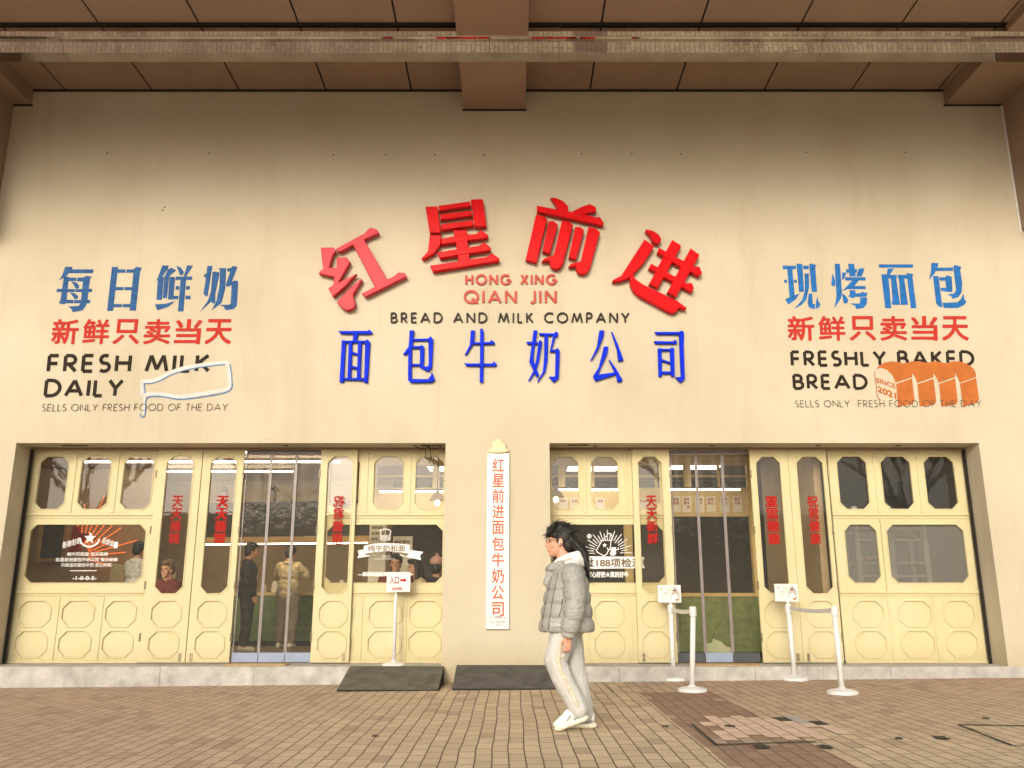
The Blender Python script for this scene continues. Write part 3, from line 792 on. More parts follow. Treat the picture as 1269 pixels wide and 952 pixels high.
# ---- decals on the fixed windows
DY = DOOR + 0.024
def star_pts(cx, cz, r, rot=90):
    return [(cx + (r if k % 2 == 0 else r * 0.42) * math.cos(R(rot + 36 * k)), cz + (r if k % 2 == 0 else r * 0.42) * math.sin(R(rot + 36 * k))) for k in range(10)]
def star(mb, cx, cz, r, Y):
    p = star_pts(cx, cz, r); c_ = (cx, Y, cz)
    mb.add([(q[0], Y, q[1]) for q in p] + [c_], [(10, k, (k + 1) % 10) for k in range(10)])
def wline(mb, pts, wd, Y):
    Lp, Rp = ribbon(pts, wd); slab(mb, Lp, Rp, lambda a, b_: (a, b_), Y, 0)
ident = lambda x0, x1, z0, z1: (lambda u, v: (x0 + u * (x1 - x0), z0 + v * (z1 - z0)))
# window A: star with wreath and small print
fr = (20, 640, 7.05)
def wx(x, y, f_=fr): return W(f_[0] + x / f_[2], f_[1] + y / f_[2], DY)
mb = MB()
X, Z = wx(645, 190); star(mb, X, Z, 0.085, DY)
wline(mb, [(X + 0.135 * math.cos(R(a)), Z + 0.01 + 0.125 * math.sin(R(a))) for a in range(190, 351, 10)], 0.022, DY - 0.001)
for i, ch in enumerate('新鲜好奶'):
    x, z = wx(425 + i * 42, 250 - i * 12); put_text(mb, ch, ident(x - 0.03, x + 0.03, z - 0.045, z + 0.045), DY, bold=0.01)
for i, ch in enumerate('品质如一'):
    x, z = wx(770 + i * 34, 212 + i * 13); put_text(mb, ch, ident(x - 0.026, x + 0.026, z - 0.04, z + 0.04), DY, bold=0.01)
for txt_, xa, xb, y in (('纯牛奶和面 当天现烤', 443, 805, 330), ('红星前进面包牛奶公司 每日新鲜', 345, 890, 378), ('只卖当天面包牛奶 安心好奶', 390, 835, 425)):
    a = wx(xa, y + 17); b_ = wx(xb, y - 17); put_text(mb, txt_, ident(a[0], b_[0], a[1], b_[1]), DY, bold=0.012)
a = wx(470, 478); b_ = wx(705, 472); mb.quad((a[0], DY, a[1]), (b_[0], DY, a[1]), (b_[0], DY, b_[1]), (a[0], DY, b_[1]))
a = wx(490, 556); b_ = wx(705, 522); put_text(mb, '-1-0-0-5-', ident(a[0], b_[0], a[1], b_[1]), DY, bold=0.02)
sub(mb, 'lettering', 'vinyl_white', panels['A'])
# window B: bread outline, ribbon with words
fr2 = (395, 640, 7.93)
g = lambda x, y: W(fr2[0] + x / fr2[2], fr2[1] + y / fr2[2], DY)
mb = MB()
toast = [(610, 165), (605, 140), (640, 125), (690, 130), (710, 150), (700, 170), (700, 220), (690, 232), (625, 232), (612, 220), (610, 165)]
wline(mb, [g(*p) for p in toast], 0.011, DY)
a = g(620, 222); b_ = g(688, 185); put_text(mb, '1005', ident(a[0], b_[0], a[1], b_[1]), DY, bold=0.01)
def fillp(mb, pts, dz=0.0): mb.quad(*[(*(lambda q: (q[0], DY + dz, q[1]))(g(*p)),) for p in pts])
fillp(mb, [(445, 370), (442, 290), (550, 268), (670, 262), (780, 268), (895, 282), (885, 365), (800, 350), (670, 342), (550, 350)], -0.002)
fillp(mb, [(380, 412), (395, 372), (382, 335), (440, 325), (444, 372), (520, 372), (520, 388)])
fillp(mb, [(800, 372), (888, 366), (896, 330), (1030, 350), (995, 385), (1005, 430), (800, 385)])
a = g(620, 402); b_ = g(708, 380); put_text(mb, '安心', ident(a[0], b_[0], a[1], b_[1]), DY)
a = g(545, 424); b_ = g(748, 412); put_text(mb, '当天现烤 每日新鲜', ident(a[0], b_[0], a[1], b_[1]), DY)
a = g(430, 590); b_ = g(815, 545); put_text(mb, '新鲜只卖当天 好面包', ident(a[0], b_[0], a[1], b_[1]), DY, bold=0.04)
fillp(mb, [(385, 578), (385, 572), (925, 565), (925, 577)], -0.001)
sub(mb, 'lettering', 'vinyl_white', panels['B'])
mb = MB()
a = g(482, 345); b_ = g(850, 282); put_text(mb, '纯牛奶和面', ident(a[0], b_[0], a[1], b_[1]), DY - 0.005, bold=0.012)
for pl in ([(445, 372), (520, 388), (520, 372)], [(800, 372), (860, 392), (888, 366)]): fillp(mb, pl, -0.004)
part(sub(mb, 'lettering', 'vinyl_brown', panels['B']), 'brown words on the white ribbon')
# window C: bottle, cow and rays over a banner
fr3 = (700, 640, 9.52)
g = lambda x, y: W(fr3[0] + x / fr3[2], fr3[1] + y / fr3[2], DY)
mb = MB()
for k in range(21):
    an = 182 - k * 9.1
    r0 = 150 + (k % 2) * 15; r1 = 225 + (18 if k % 2 else 60)
    c0 = (505, 430)
    p0 = g(c0[0] + r0 * math.cos(R(an)), c0[1] - r0 * 0.95 * math.sin(R(an))); p1 = g(c0[0] + r1 * math.cos(R(an)), c0[1] - r1 * 0.95 * math.sin(R(an)))
    wline(mb, [p0, p1], 0.010, DY)
bot = [(440, 280), (372, 400), (385, 425), (460, 465), (490, 450), (535, 370), (545, 285), (440, 280), (500, 225), (510, 200), (545, 205), (560, 240), (545, 285)]
wline(mb, [g(*p) for p in bot], 0.012, DY)
X, Z = g(470, 342); star(mb, X, Z, 0.035, DY - 0.001)
cow = [(548, 365), (605, 365), (600, 405), (606, 440), (585, 462), (545, 462), (530, 440), (545, 405)]
fillp(mb, cow, -0.001)
wline(mb, [g(500, 372), g(512, 395), g(545, 392)], 0.014, DY); wline(mb, [g(636, 368), g(625, 392), g(606, 395)], 0.014, DY)
X, Z = g(288, 235); wline(mb, [(X + 0.025 * math.cos(R(a)), Z + 0.025 * math.sin(R(a))) for a in range(0, 361, 30)], 0.012, DY); star(mb, X, Z, 0.018, DY)
fillp(mb, [(60, 470), (938, 478), (920, 545), (945, 612), (60, 622)], -0.0005)
a = g(265, 722); b_ = g(750, 650); put_text(mb, '安心好奶★真的好牛', ident(a[0], b_[0], a[1], b_[1]), DY, bold=0.03)
sub(mb, 'lettering', 'vinyl_white', panels['C'])
mb = MB()
a = g(100, 600); b_ = g(905, 495); put_text(mb, '经过188项检测', ident(a[0], b_[0], a[1], b_[1]), DY - 0.004, bold=0.02)
part(sub(mb, 'lettering', 'vinyl_brown', panels['C']), 'brown words on the white banner')

# ---- inside of the shop
IB = 17.2
mb = MB(); mb.box(-9.8, 9.2, DOOR + 0.07, IB + 0.3, 0.0, PL - 0.002); bpart(mb, 'shop_floor', 'in_floor')
mb = MB(); mb.box(-9.8, 9.2, BACK + 0.02, IB + 0.3, 3.32, 3.42); bpart(mb, 'shop_ceiling', 'in_ceil')
mb = MB(); mb.quad((-9.8, IB, 0), (9.2, IB, 0), (9.2, IB, 3.4), (-9.8, IB, 3.4))
mb.quad((-9.4, BACK, 0), (-9.4, IB, 0), (-9.4, IB, 3.4), (-9.4, BACK, 3.4)); mb.quad((8.8, IB, 0), (8.8, BACK, 0), (8.8, BACK, 3.4), (8.8, IB, 3.4))
for a, b_ in ((-9.8, LO[0]), (RO[1], 9.2)): mb.quad((a, BACK + 0.001, 0), (b_, BACK + 0.001, 0), (b_, BACK + 0.001, 3.4), (a, BACK + 0.001, 3.4))
mb.quad((LO[1], BACK + 0.001, 0), (RO[0], BACK + 0.001, 0), (RO[0], BACK + 0.001, 3.4), (LO[1], BACK + 0.001, 3.4))
mb.box(4.30, 4.40, DOOR + 0.3, 14.6, PL, 3.32)
bpart(mb, 'shop_inner_wall', 'in_wall')
mb = MB().box(-2.4, 8.7, IB - 0.06, IB - 0.01, PL, 3.3); bpart(mb, 'wall_cladding', 'in_grey')
# glazed cream partition with a beam that carries the menu cards
PY = 14.0
mb = MB()
PX0, PX1 = -2.3, 3.95
mb.box(PX0, PX1, PY, PY + 0.08, 2.33, 2.80)
mb.box(PX0, PX1, PY, PY + 0.08, 3.18, 3.32)
xs = [PX0 + (PX1 - PX0) * k / 6 for k in range(7)]
for x in xs: mb.box(x - 0.055, x + 0.055, PY - 0.01, PY + 0.09, 2.79, 3.19)
for x, x2 in zip(xs[:-1], xs[1:]):
    m_ = (x + x2) / 2; mb.box(m_ - 0.02, m_ + 0.02, PY + 0.02, PY + 0.06, 2.79, 3.19); mb.box(x + 0.05, x2 - 0.05, PY + 0.022, PY + 0.058, 2.98, 3.01)
for x in (PX0, -0.25, 1.83, PX1 - 0.05): mb.box(x, x + 0.13, PY - 0.012, PY + 0.1, PL, 2.335)
bpart(mb, 'glazed_partition', 'cream')

def lamp_tube(x0, x1, y, z, label, r=0.013):
    t = thing('ceiling_light', label, 'ceiling light', ((x0 + x1) / 2, y, z), 0, 'strip lights under the shop ceiling')
    l = (x1 - x0) / 2
    MB().tube([(-l, 0, 0), (l, 0, 0)], r, 8).build('tube', 'tube', t)
    MB().box(-l, l, -0.02, 0.02, r + 0.002, r + 0.03).build('housing', 'in_grey', t)
lamp_tube(-7.2, -2.9, 13.2, 3.26, 'long white strip light nearest the left folding doors')
lamp_tube(-7.3, -2.9, 14.2, 3.26, 'long white strip light in the middle row behind the left windows')
lamp_tube(-6.3, -4.0, 15.4, 3.26, 'long white strip light farthest back behind the left windows')
lamp_tube(-2.1, -0.4, 13.5, 2.68, 'short strip light hung low in front of the partition behind the left cafe window')
lamp_tube(0.7, 2.0, 13.6, 2.72, 'white strip light hung over the menu cards beside the right folding door')
lamp_tube(2.5, 3.6, 13.4, 2.70, 'white strip light over the menu cards behind the right curtain')
for x, y, l in ((-1.05, 15.2, 'square lit ceiling panel behind the cafe window on the left'), (1.45, 15.2, 'square lit ceiling panel behind the bottle window'), (3.25, 15.0, 'square lit ceiling panel seen through the right curtain')):
    t = thing('ceiling_panel_light', l, 'ceiling light', (x, y, 3.30))
    MB().box(-0.45, 0.45, -0.3, 0.3, -0.012, 0.0).build('diffuser', 'panel_l', t)
    mb = MB()
    for q in ((-0.47, -0.45, -0.32, 0.32), (0.45, 0.47, -0.32, 0.32), (-0.45, 0.45, -0.32, -0.3), (-0.45, 0.45, 0.3, 0.32)): mb.box(*q, -0.02, 0.01)
    mb.build('frame', 'white', t)
for px, py, Yp, l in ((542, 623, 12.9, 'small warm glowing pendant lamp in the upper pane beside the plaque, left of it'), (689, 619, 12.9, 'small warm glowing pendant lamp in the first upper pane right of the plaque')):
    X, Z = W(px, py, Yp)
    t = thing('pendant_lamp', l, 'lamp', (X, Yp, Z), 0, 'pendant lamps behind the windows')
    MB().ell((0, 0, 0), (0.035, 0.035, 0.045)).build('bulb', 'bulb', t, True)
    MB().lathe([(0.13, 0.03), (0.10, 0.08), (0.03, 0.17), (0.015, 0.22)], n=20).build('shade', 'wood', t, True)
    MB().tube([(0, 0, 0.2), (0, 0, 3.3 - Z)], 0.006, 6).build('cord', 'dark', t)
# menu cards pinned to the beam
words = ['每日鲜奶', '纯牛奶和面', '当天现烤', '安心好奶', '真的好牛', '新鲜面包', '好奶', '面包', '鲜奶']
cards = [(838, 0), (851, 1), (867, 2), (881, 3), (898, 4), (914, 5), (698, 6), (712, 7), (744, 8), (797, 6)]
ordn = ['leftmost', 'second', 'third', 'fourth', 'fifth', 'rightmost']
for i, (px, wi) in enumerate(cards):
    Yc = PY - 0.012
    X, Z = W(px, 625 if i < 6 else 627, Yc)
    if i < 6: lab = ordn[i] + ' white menu card with red writing seen through the right curtain'
    else: lab = ['white menu card in the upper pane right beside the plaque pendant lamp', 'half hidden white menu card at the right edge of the first upper pane', 'white menu card in the second upper pane right of the plaque', 'white menu card behind the leaf left of the right curtain'][i - 6]
    t = thing('menu_card', lab, 'card', (X, Yc, Z), 0, 'menu cards on the cream beam')
    MB().box(-0.075, 0.075, 0, 0.004, -0.13, 0.13).build('card', 'paper', t)
    mb = MB()
    wd_ = words[wi]; h_ = len(wd_) // 2 + len(wd_) % 2
    for k, ch in enumerate(wd_):
        cx = 0.025 - 0.05 * (k // h_); cz = 0.08 - 0.062 * (k % h_)
        put_text(mb, ch, ident(cx - 0.02, cx + 0.02, cz - 0.025, cz + 0.025), -0.002, bold=0.02)
    mb.build('lettering', 'vinyl_red', t)
# counters
def counter(x0, x1, y, mat, label, h=0.9):
    t = thing('counter', label, 'counter', ((x0 + x1) / 2, y, PL)); l = (x1 - x0) / 2
    MB().box(-l, l, 0, 0.6, 0.08, h - 0.05).build('front', mat, t)
    MB().box(-l - 0.02, l + 0.02, -0.03, 0.63, h - 0.05, h).build('worktop', 'cream', t)
    MB().box(-l + 0.02, l - 0.02, 0.03, 0.58, 0.0, 0.08).build('kick_board', 'dark', t)
    return t
counter(-5.2, -2.4, 15.4, 'green', 'dark green counter with pale worktop behind the left curtain')
counter(2.05, 4.05, 12.75, 'green2', 'mottled pale green counter right behind the right curtain', 0.90)
# bulkhead with black menu boards over the left counter
t = thing('menu_bulkhead', 'black menu board bulkhead with lit wooden edge above the left counter', 'menu board', (-4.0, 14.5, 2.0), R(-10))
MB().box(-1.6, 1.7, 0, 0.12, 0.03, 0.62).build('board', 'in_dark', t)
MB().box(-1.6, 1.7, -0.06, 0.5, -0.08, 0.03).build('shelf', 'wood', t)
MB().box(-1.55, 1.65, -0.05, -0.03, -0.095, -0.081).build('light_strip', 'tube', t)
for x in (-1.0, -0.1, 0.8):
    sp = MB().tube([(x, 0.1, 0.62), (x, 0.1, 0.85)], 0.02, 8).ell((x, 0.05, 0.86), (0.045, 0.07, 0.045)).build('spotlight', 'in_dark', t, True)
# jars and boxes on the left counter
for i, (x, h_, r_, lab) in enumerate(((-4.45, 0.14, 0.05, 'short pale jar on the counter, left of the customer'), (-4.25, 0.20, 0.06, 'tall pale jar on the counter, left of the customer'), (-4.05, 0.10, 0.07, 'wide pale bowl on the counter by the customer'), (-3.05, 0.22, 0.06, 'tall pale canister on the counter right of the customer'))):
    tag(MB().lathe([(r_ * 0.9, 0), (r_, 0.02), (r_, h_ * 0.75), (r_ * 0.6, h_ * 0.9), (r_ * 0.6, h_)], n=16).build('jar', 'paper', None, True), lab, 'jar')
    bpy.data.objects[-1] if False else None
    o = COL.objects[-1]; o.location = (x, 15.62, PL + 0.9)
# red tower sign, sunburst of lit strands and framed board behind window A
SY = 15.0
X, Z = W(95, 668, SY)
mb = MB(); fr = (20, 640, 7.05)
for pts in ([(495, 90), (548, 90), (552, 150), (640, 150), (600, 200), (552, 255), (555, 300), (458, 318)],):
    poly_px(mb, pts, fr, SY, SY, 0.05)
tag(mb.build('red_sign', 'vinyl_red'), 'red standing sign board behind the star window', 'sign')
t = thing('sunburst_light', 'orange sunburst of glowing dotted strands above the red sign board', 'light')
cx, cz = W(98, 690, SY + 0.05)
for k in range(13):
    a = R(100 - k * 9.5); r0, r1 = 0.20, 1.15 - 0.4 * (k % 3) / 2
    mb = MB(); n = int((r1 - r0) / 0.055)
    for q in range(n):
        rr = r0 + q * 0.055; p = (cx + rr * math.cos(a) * 0.9, SY + 0.05, cz + rr * math.sin(a)); rr += 0.036
        p2 = (cx + rr * math.cos(a) * 0.9, SY + 0.05, cz + rr * math.sin(a)); mb.tube([p, p2], 0.006, 5)
    mb.build('light_strand', 'strand', t)
t = thing('framed_board', 'dark framed board hanging on the beige wall at the far left window', 'picture')
a = W(54, 652, 15.2); b_ = W(76, 692, 15.2)
MB().box(a[0], b_[0], 15.2, 15.23, b_[1], a[1] + 0.25).build('board', 'in_dark', t)
mb = MB(); z0, z1 = b_[1], a[1] + 0.25
for q in ((a[0] - 0.06, a[0], z0 - 0.06, z1), (b_[0], b_[0] + 0.06, z0 - 0.06, z1), (a[0], b_[0], z0 - 0.06, z0)): mb.box(q[0], q[1], 15.18, 15.24, q[2], q[3])
mb.build('frame', 'wood', t)
mb = MB().box(-9.38, -6.35, 15.32, 15.40, PL, 3.3); bpart(mb, 'shop_side_partition', 'in_wall')
# display stand with bread below the star
t = thing('bread_stand', 'yellow shelf stand stacked with golden bread behind the star window', 'shelf', (-5.95, 14.0, PL))
MB().box(-0.45, 0.45, -0.2, 0.2, 0.80, 0.84).build('shelf', 'cream', t)
for x in (-0.44, 0.40): MB().box(x, x + 0.05, -0.2, 0.2, 0, 1.35).build('post', 'yellow', t)
mb = MB()
for k in range(14): mb.ell((-0.36 + 0.055 * k, -0.1 + 0.05 * (k % 3), 0.88), (0.05, 0.08, 0.04), None, 10, 6)
tag(mb.build('bread_row', 'bread', None, True), 'row of golden loaves on the yellow stand', 'bread'); COL.objects[-1].location = (-5.95, 14.0, PL)
# notice posters behind the cafe window
def poster(x0, x1, z0, z1, y, label, lines):
    t = thing('poster', label, 'poster', ((x0 + x1) / 2, y, z0)); l = (x1 - x0) / 2; h_ = z1 - z0
    MB().box(-l, l, 0, 0.01, 0, h_).build('sheet', 'paper', t)
    mb = MB(); random.seed(3)
    for k, (s_, wd_) in enumerate(lines):
        zt = h_ - 0.06 - k * 0.085; put_text(mb, s_, ident(-l + 0.03, -l + 0.03 + wd_ * (2 * l - 0.06), zt - 0.05, zt), -0.003, bold=0.02)
    mb.build('lettering', 'vinyl_brown', t)
a = W(455, 733, 12.9); b_ = W(479, 651, 12.9)
poster(a[0], b_[0], 1.25, b_[1] + 0.05, 12.9, 'tall pale notice with brown print behind the cafe window', [('新鲜面包', 0.9), ('每日鲜奶 当天', 1.0), ('纯牛奶', 0.5), ('安心好奶', 0.6), ('面包', 0.4)])
a = W(486, 697, 13.2); b_ = W(511, 677, 13.2)
poster(a[0], b_[0], a[1] - 0.25, b_[1] + 0.15, 13.2, 'pinkish notice between the two seated customers', [('鲜奶面包', 1.0), ('好奶', 0.8)])
# steel rack with bread behind the frosted glass
t = thing('bread_rack', 'grey steel baker rack behind the frosted right window', 'rack', (5.35, 12.15, PL))
for x in (-0.48, 0.0, 0.48):
    for y in (0, 0.45): MB().box(x - 0.035, x + 0.035, y - 0.02, y + 0.02, 0, 2.1).build('post', 'rack', t)
for z in (0.35, 0.95, 1.12, 1.30, 1.62, 1.78): MB().box(-0.44, 0.44, 0.0, 0.45, z, z + 0.025).build('shelf', 'rack', t)
for i, (x, z, n, lab) in enumerate(((-0.25, 1.325, 3, 'left of the frosted rack, upper shelf'), (-0.25, 0.975, 4, 'left of the frosted rack, lowest visible shelf'), (0.22, 1.645, 4, 'right of the frosted rack, second shelf from top'), (0.22, 1.805, 4, 'right of the frosted rack, top shelf'))):
    for k in range(n):
        o = MB().ell((0, 0, 0.045), (0.045, 0.11, 0.05), None, 12, 8).build('bread_loaf', 'bread', None, True)
        o.location = (5.35 + x - 0.15 + 0.1 * k, 12.15 + 0.16, PL + z)
        tag(o, 'golden loaf, ' + lab, 'bread', 'loaves on the ' + lab.split(',')[1].strip() + (' left' if x < 0 else ' right'))

# ------------------------------------------------------------------ STRIP CURTAINS in the two doorways
def strip_curtain(x0, x1, label, dark_ends, lift):
    t = thing('strip_curtain', label, 'curtain', ((x0 + x1) / 2, DOOR + 0.02, 0)); l = (x1 - x0) / 2; wd_ = (x1 - x0) / 3
    MB().box(-l, l, -0.02, 0.02, 3.0, 3.05).build('rail', 'edge', t)
    for k in range(3):
        a = -l + k * wd_ + 0.004; b_ = a + wd_ - 0.008; mb = MB()
        nn = 14; vs_ = []; fs = []
        for j in range(2):
            for i in range(nn + 1):
                x = a + (b_ - a) * i / nn; vs_.append((x, 0.003 * math.sin(i * 0.9 + k) + 0.008 * k, 3.01 if j else PL + 0.13))
        for i in range(nn): fs.append((i, i + 1, nn + 2 + i, nn + 1 + i))
        s_ = mb.add(vs_, fs).build('curtain_panel', 'pvc', t, True)
        if k > 0: MB().box(a - 0.022, a + 0.018, -0.02 + 0.008 * k, -0.012 + 0.008 * k, PL + 0.10, 3.01).build('edge_strip', 'edge', s_)
        else: MB().box(a, a + 0.02, -0.018, -0.012, PL + 0.10, 3.01).build('edge_strip', 'edge', s_)
        MB().box(a, b_, -0.022 + 0.008 * k, -0.014 + 0.008 * k, PL + 0.015, PL + 0.135).build('bottom_weight', 'weight_d' if k in dark_ends else 'weight', s_)
    return t
strip_curtain(-3.715, -2.665, 'clear plastic strip curtain with blue grey hem in the left doorway', (), 0)
t = strip_curtain(2.20, 3.295, 'clear plastic strip curtain in the right doorway, green counter behind', (0, 2), 0)
# a pale sheet lying at the foot of the right curtain, door mats
mb = MB()
fr = (820, 690, 6.8)
poly_px(mb, [(362, 735), (425, 725), (435, 688), (455, 700), (500, 715), (540, 755), (590, 770), (600, 808), (372, 805)], fr, DOOR + 0.10, DOOR + 0.10, 0.012)
tag(mb.build('plastic_sheet', M('pale_sheet', (0.55, 0.62, 0.50), 0.5)), 'crumpled pale green sheet leaning inside the right curtain', 'plastic sheet')
for x0, x1, lab in ((-3.7, -2.9, 'brown wooden threshold board under the left curtain'), (2.3, 3.2, 'brown wooden threshold board under the right curtain')):
    o = MB().box(x0, x1, WALL + 0.08, DOOR - 0.08, PL + 0.002, PL + 0.012).build('threshold_board', 'wood'); tag(o, lab, 'board')

# ------------------------------------------------------------------ SIGN: raised red characters
FA, FB, FC, FD = (390, 270, 7.933), (515, 235, 8.655), (640, 235, 8.655), (750, 275, 7.93)
RED = {
 'hong': (FA, 'red_faded', 'faded pinkish red raised character tilted left, leftmost of the red arc', [
  [(205,305),(490,150),(530,105),(550,95),(610,112),(632,148),(485,212),(712,605),(785,570),(815,535),(885,540),(905,575),(500,775),(462,742),(592,675),(375,265),(255,330),(235,330)],
  [(58,290),(185,288),(210,322),(178,360),(140,488),(215,488),(215,388),(310,385),(347,430),(235,632),(410,548),(300,670),(178,775),(130,690),(178,660),(192,580),(38,545),(50,520),(82,505)],
  [(215,828),(300,730),(455,592),(465,605),(375,755),(400,850),(375,890),(320,910),(270,885)]]),
 'xing': (FB, 'red', 'glossy red raised character with three barred box on top, second in the arc', [
  [(105,180),(235,178),(272,460),(152,465)], [(590,105),(705,98),(725,112),(760,395),(635,398)],
  [(243,170),(585,122),(590,175),(250,225)], [(262,262),(600,220),(607,275),(268,322)], [(270,372),(615,325),(622,385),(278,435)],
  [(152,485),(272,485),(275,525),(262,600),(200,680),(85,745),(62,735),(130,660)],
  [(275,522),(400,500),(650,470),(705,430),(780,485),(772,515),(270,588)],
  [(402,430),(550,430),(580,740),(590,790),(462,790),(440,640)],
  [(230,672),(680,600),(735,560),(810,625),(800,650),(260,735)],
  [(155,812),(760,720),(820,680),(900,735),(895,765),(185,878)]]),
 'qian': (FC, 'red', 'glossy red raised character with five hanging bars, third in the red arc', [
  [(220,168),(440,212),(730,262),(850,295),(895,290),(940,355),(925,385),(220,235)],
  [(365,82),(420,85),(500,118),(555,175),(557,245),(450,222),(420,160)],
  [(575,245),(700,180),(790,150),(855,185),(855,230),(700,265),(600,262)],
  [(210,265),(300,280),(335,320),(320,360),(215,782),(98,750)],
  [(345,335),(400,335),(445,375),(440,395),(360,685),(278,660)],
  [(490,328),(570,340),(610,380),(600,410),(500,790),(470,835),(430,850),(385,840),(365,820),(350,760),(270,770),(300,735),(400,700)],
  [(632,395),(690,398),(725,432),(720,455),(640,750),(560,722)],
  [(775,392),(860,415),(900,455),(885,490),(790,840),(755,890),(715,905),(670,895),(650,875),(635,820),(558,828),(580,795),(690,765)]]),
 'jin': (FD, 'red', 'glossy red raised character tilted right with a long curved foot, rightmost of the arc', [
  [(400,70),(470,85),(525,120),(548,155),(550,185),(520,212),(490,210),(470,195),(440,130),(398,88)],
  [(388,170),(480,235),(470,265),(380,400),(285,505),(240,545),(150,580),(70,585),(75,570),(160,525)],
  [(265,500),(300,560),(370,610),(540,690),(720,780),(805,845),(790,860),(730,845),(690,890),(650,895),(330,725),(280,680),(250,620),(240,560)],
  [(660,172),(745,225),(745,245),(700,325),(520,650),(432,608)],
  [(840,258),(925,320),(920,340),(870,430),(695,740),(610,690)],
  [(530,250),(700,345),(880,435),(930,440),(955,500),(920,535),(840,490),(660,395),(555,325),(512,300)],
  [(455,408),(600,485),(700,540),(800,600),(855,598),(875,650),(850,690),(760,640),(580,540),(480,480),(428,455)]]),
}
for key, (fr, mt, lab, polys) in RED.items():
    mb = MB()
    for i, p in enumerate(polys): poly_px(mb, p, fr, WALL - 0.115, WALL - 0.115 + 0.0025 * (i % 4), 0.10 - 0.0025 * (i % 4), 0.010)
    tag(mb.build('sign_character', mt), lab, 'sign character', 'red raised characters in the arc')
FE, FF, FG = (410, 400, 9.064), (560, 400, 9.064), (720, 400, 9.064)
BLUE = [
 (FE, 'blue raised character with a slatted box, leftmost of the blue row', [
  [(82,92),(410,90),(430,75),(468,110),(445,125),(110,122)], [(250,105),(305,118),(285,205),(245,205)],
  [(122,192),(165,200),(140,668),(95,665)], [(385,205),(408,182),(440,215),(412,672),(370,668)], [(150,200),(400,200),(405,222),(150,222)],
  [(200,205),(240,205),(222,625),(185,620)], [(305,205),(345,205),(328,625),(290,620)], [(232,320),(310,345),(305,368),(232,348)], [(230,478),(305,500),(300,528),(228,505)], [(140,618),(375,620),(375,648),(140,640)]]),
 (FE, 'blue raised character with a hooked wrap, second in the blue row', [
  [(882,85),(935,85),(920,230),(905,320),(868,310),(880,180)], [(875,265),(895,300),(830,365),(810,350)], [(868,290),(910,270),(905,630),(890,660),(865,640)],
  [(925,178),(1105,175),(1105,200),(920,200)], [(1095,175),(1120,150),(1150,185),(1135,500),(1095,548),(1000,500),(1000,490),(1085,490),(1100,470)],
  [(905,262),(1000,260),(1000,285),(905,285)], [(1000,260),(1022,245),(1050,275),(1040,490),(1000,495)], [(905,460),(1000,460),(1000,482),(905,482)],
  [(880,630),(1090,632),(1125,590),(1132,545),(1170,640),(1130,668),(895,672)]]),
 (FF, 'blue raised character like a cross with two bars, third in the blue row', [
  [(212,85),(258,85),(250,200),(230,250),(165,355),(145,355),(200,250)], [(230,220),(425,215),(445,190),(485,225),(470,240),(235,240)],
  [(318,65),(345,65),(358,100),(352,668),(312,665)], [(138,448),(165,455),(455,455),(470,430),(508,468),(495,485),(165,485)]]),
 (FF, 'blue raised character with crossing legs, fourth in the blue row', [
  [(918,85),(962,85),(925,300),(915,420),(980,590),(955,612),(930,560),(870,435)], [(975,205),(990,190),(1015,215),(980,420),(945,540),(870,655),(860,645),(915,540),(945,420)],
  [(838,212),(965,212),(965,240),(850,240)], [(1040,130),(1082,130),(1075,420),(1050,550),(965,665),(960,655),(1020,550),(1035,400)],
  [(980,115),(1150,118),(1165,95),(1195,115),(1190,145),(1160,165),(1120,305),(1165,300),(1185,280),(1212,310),(1200,620),(1145,670),(1090,605),(1150,605),(1160,590),(1165,325),(1100,325),(1135,150),(1130,140),(990,140)]]),
 (FG, 'blue raised character with two splayed strokes over a hook, fifth in the blue row', [
  [(208,85),(262,85),(250,160),(195,300),(120,420),(108,418),(180,270)], [(340,100),(355,105),(415,240),(478,410),(470,425),(420,428),(405,300)],
  [(258,265),(308,265),(295,350),(190,580),(385,555),(390,580),(165,655),(135,600),(200,500)], [(312,415),(325,415),(400,520),(468,640),(460,660),(410,660),(395,580)]]),
 (FG, 'blue raised character with a small box under a tall hook, rightmost of the blue row', [
  [(830,102),(1105,102),(1130,85),(1158,105),(1155,250),(1168,630),(1120,672),(1060,610),(1115,608),(1125,595),(1112,350),(1105,130),(850,130)],
  [(822,205),(1035,208),(1055,188),(1085,215),(1070,235),(840,235)], [(865,285),(908,285),(912,600),(875,600)], [(1000,290),(1025,272),(1050,290),(1055,600),(1015,600)],
  [(905,290),(1005,292),(1005,312),(905,312)], [(908,405),(1015,445),(1015,465),(910,428)], [(910,545),(1015,545),(1015,572),(910,572)]]),
]
for fr, lab, polys in BLUE:
    mb = MB()
    for i, p in enumerate(polys): poly_px(mb, p, fr, WALL - 0.055, WALL - 0.055 + 0.002 * (i % 4), 0.045 - 0.002 * (i % 4), 0.004)
    tag(mb.build('sign_character', 'blue'), lab, 'sign character', 'blue raised characters in the row')
fr = (475, 330, 3.966)
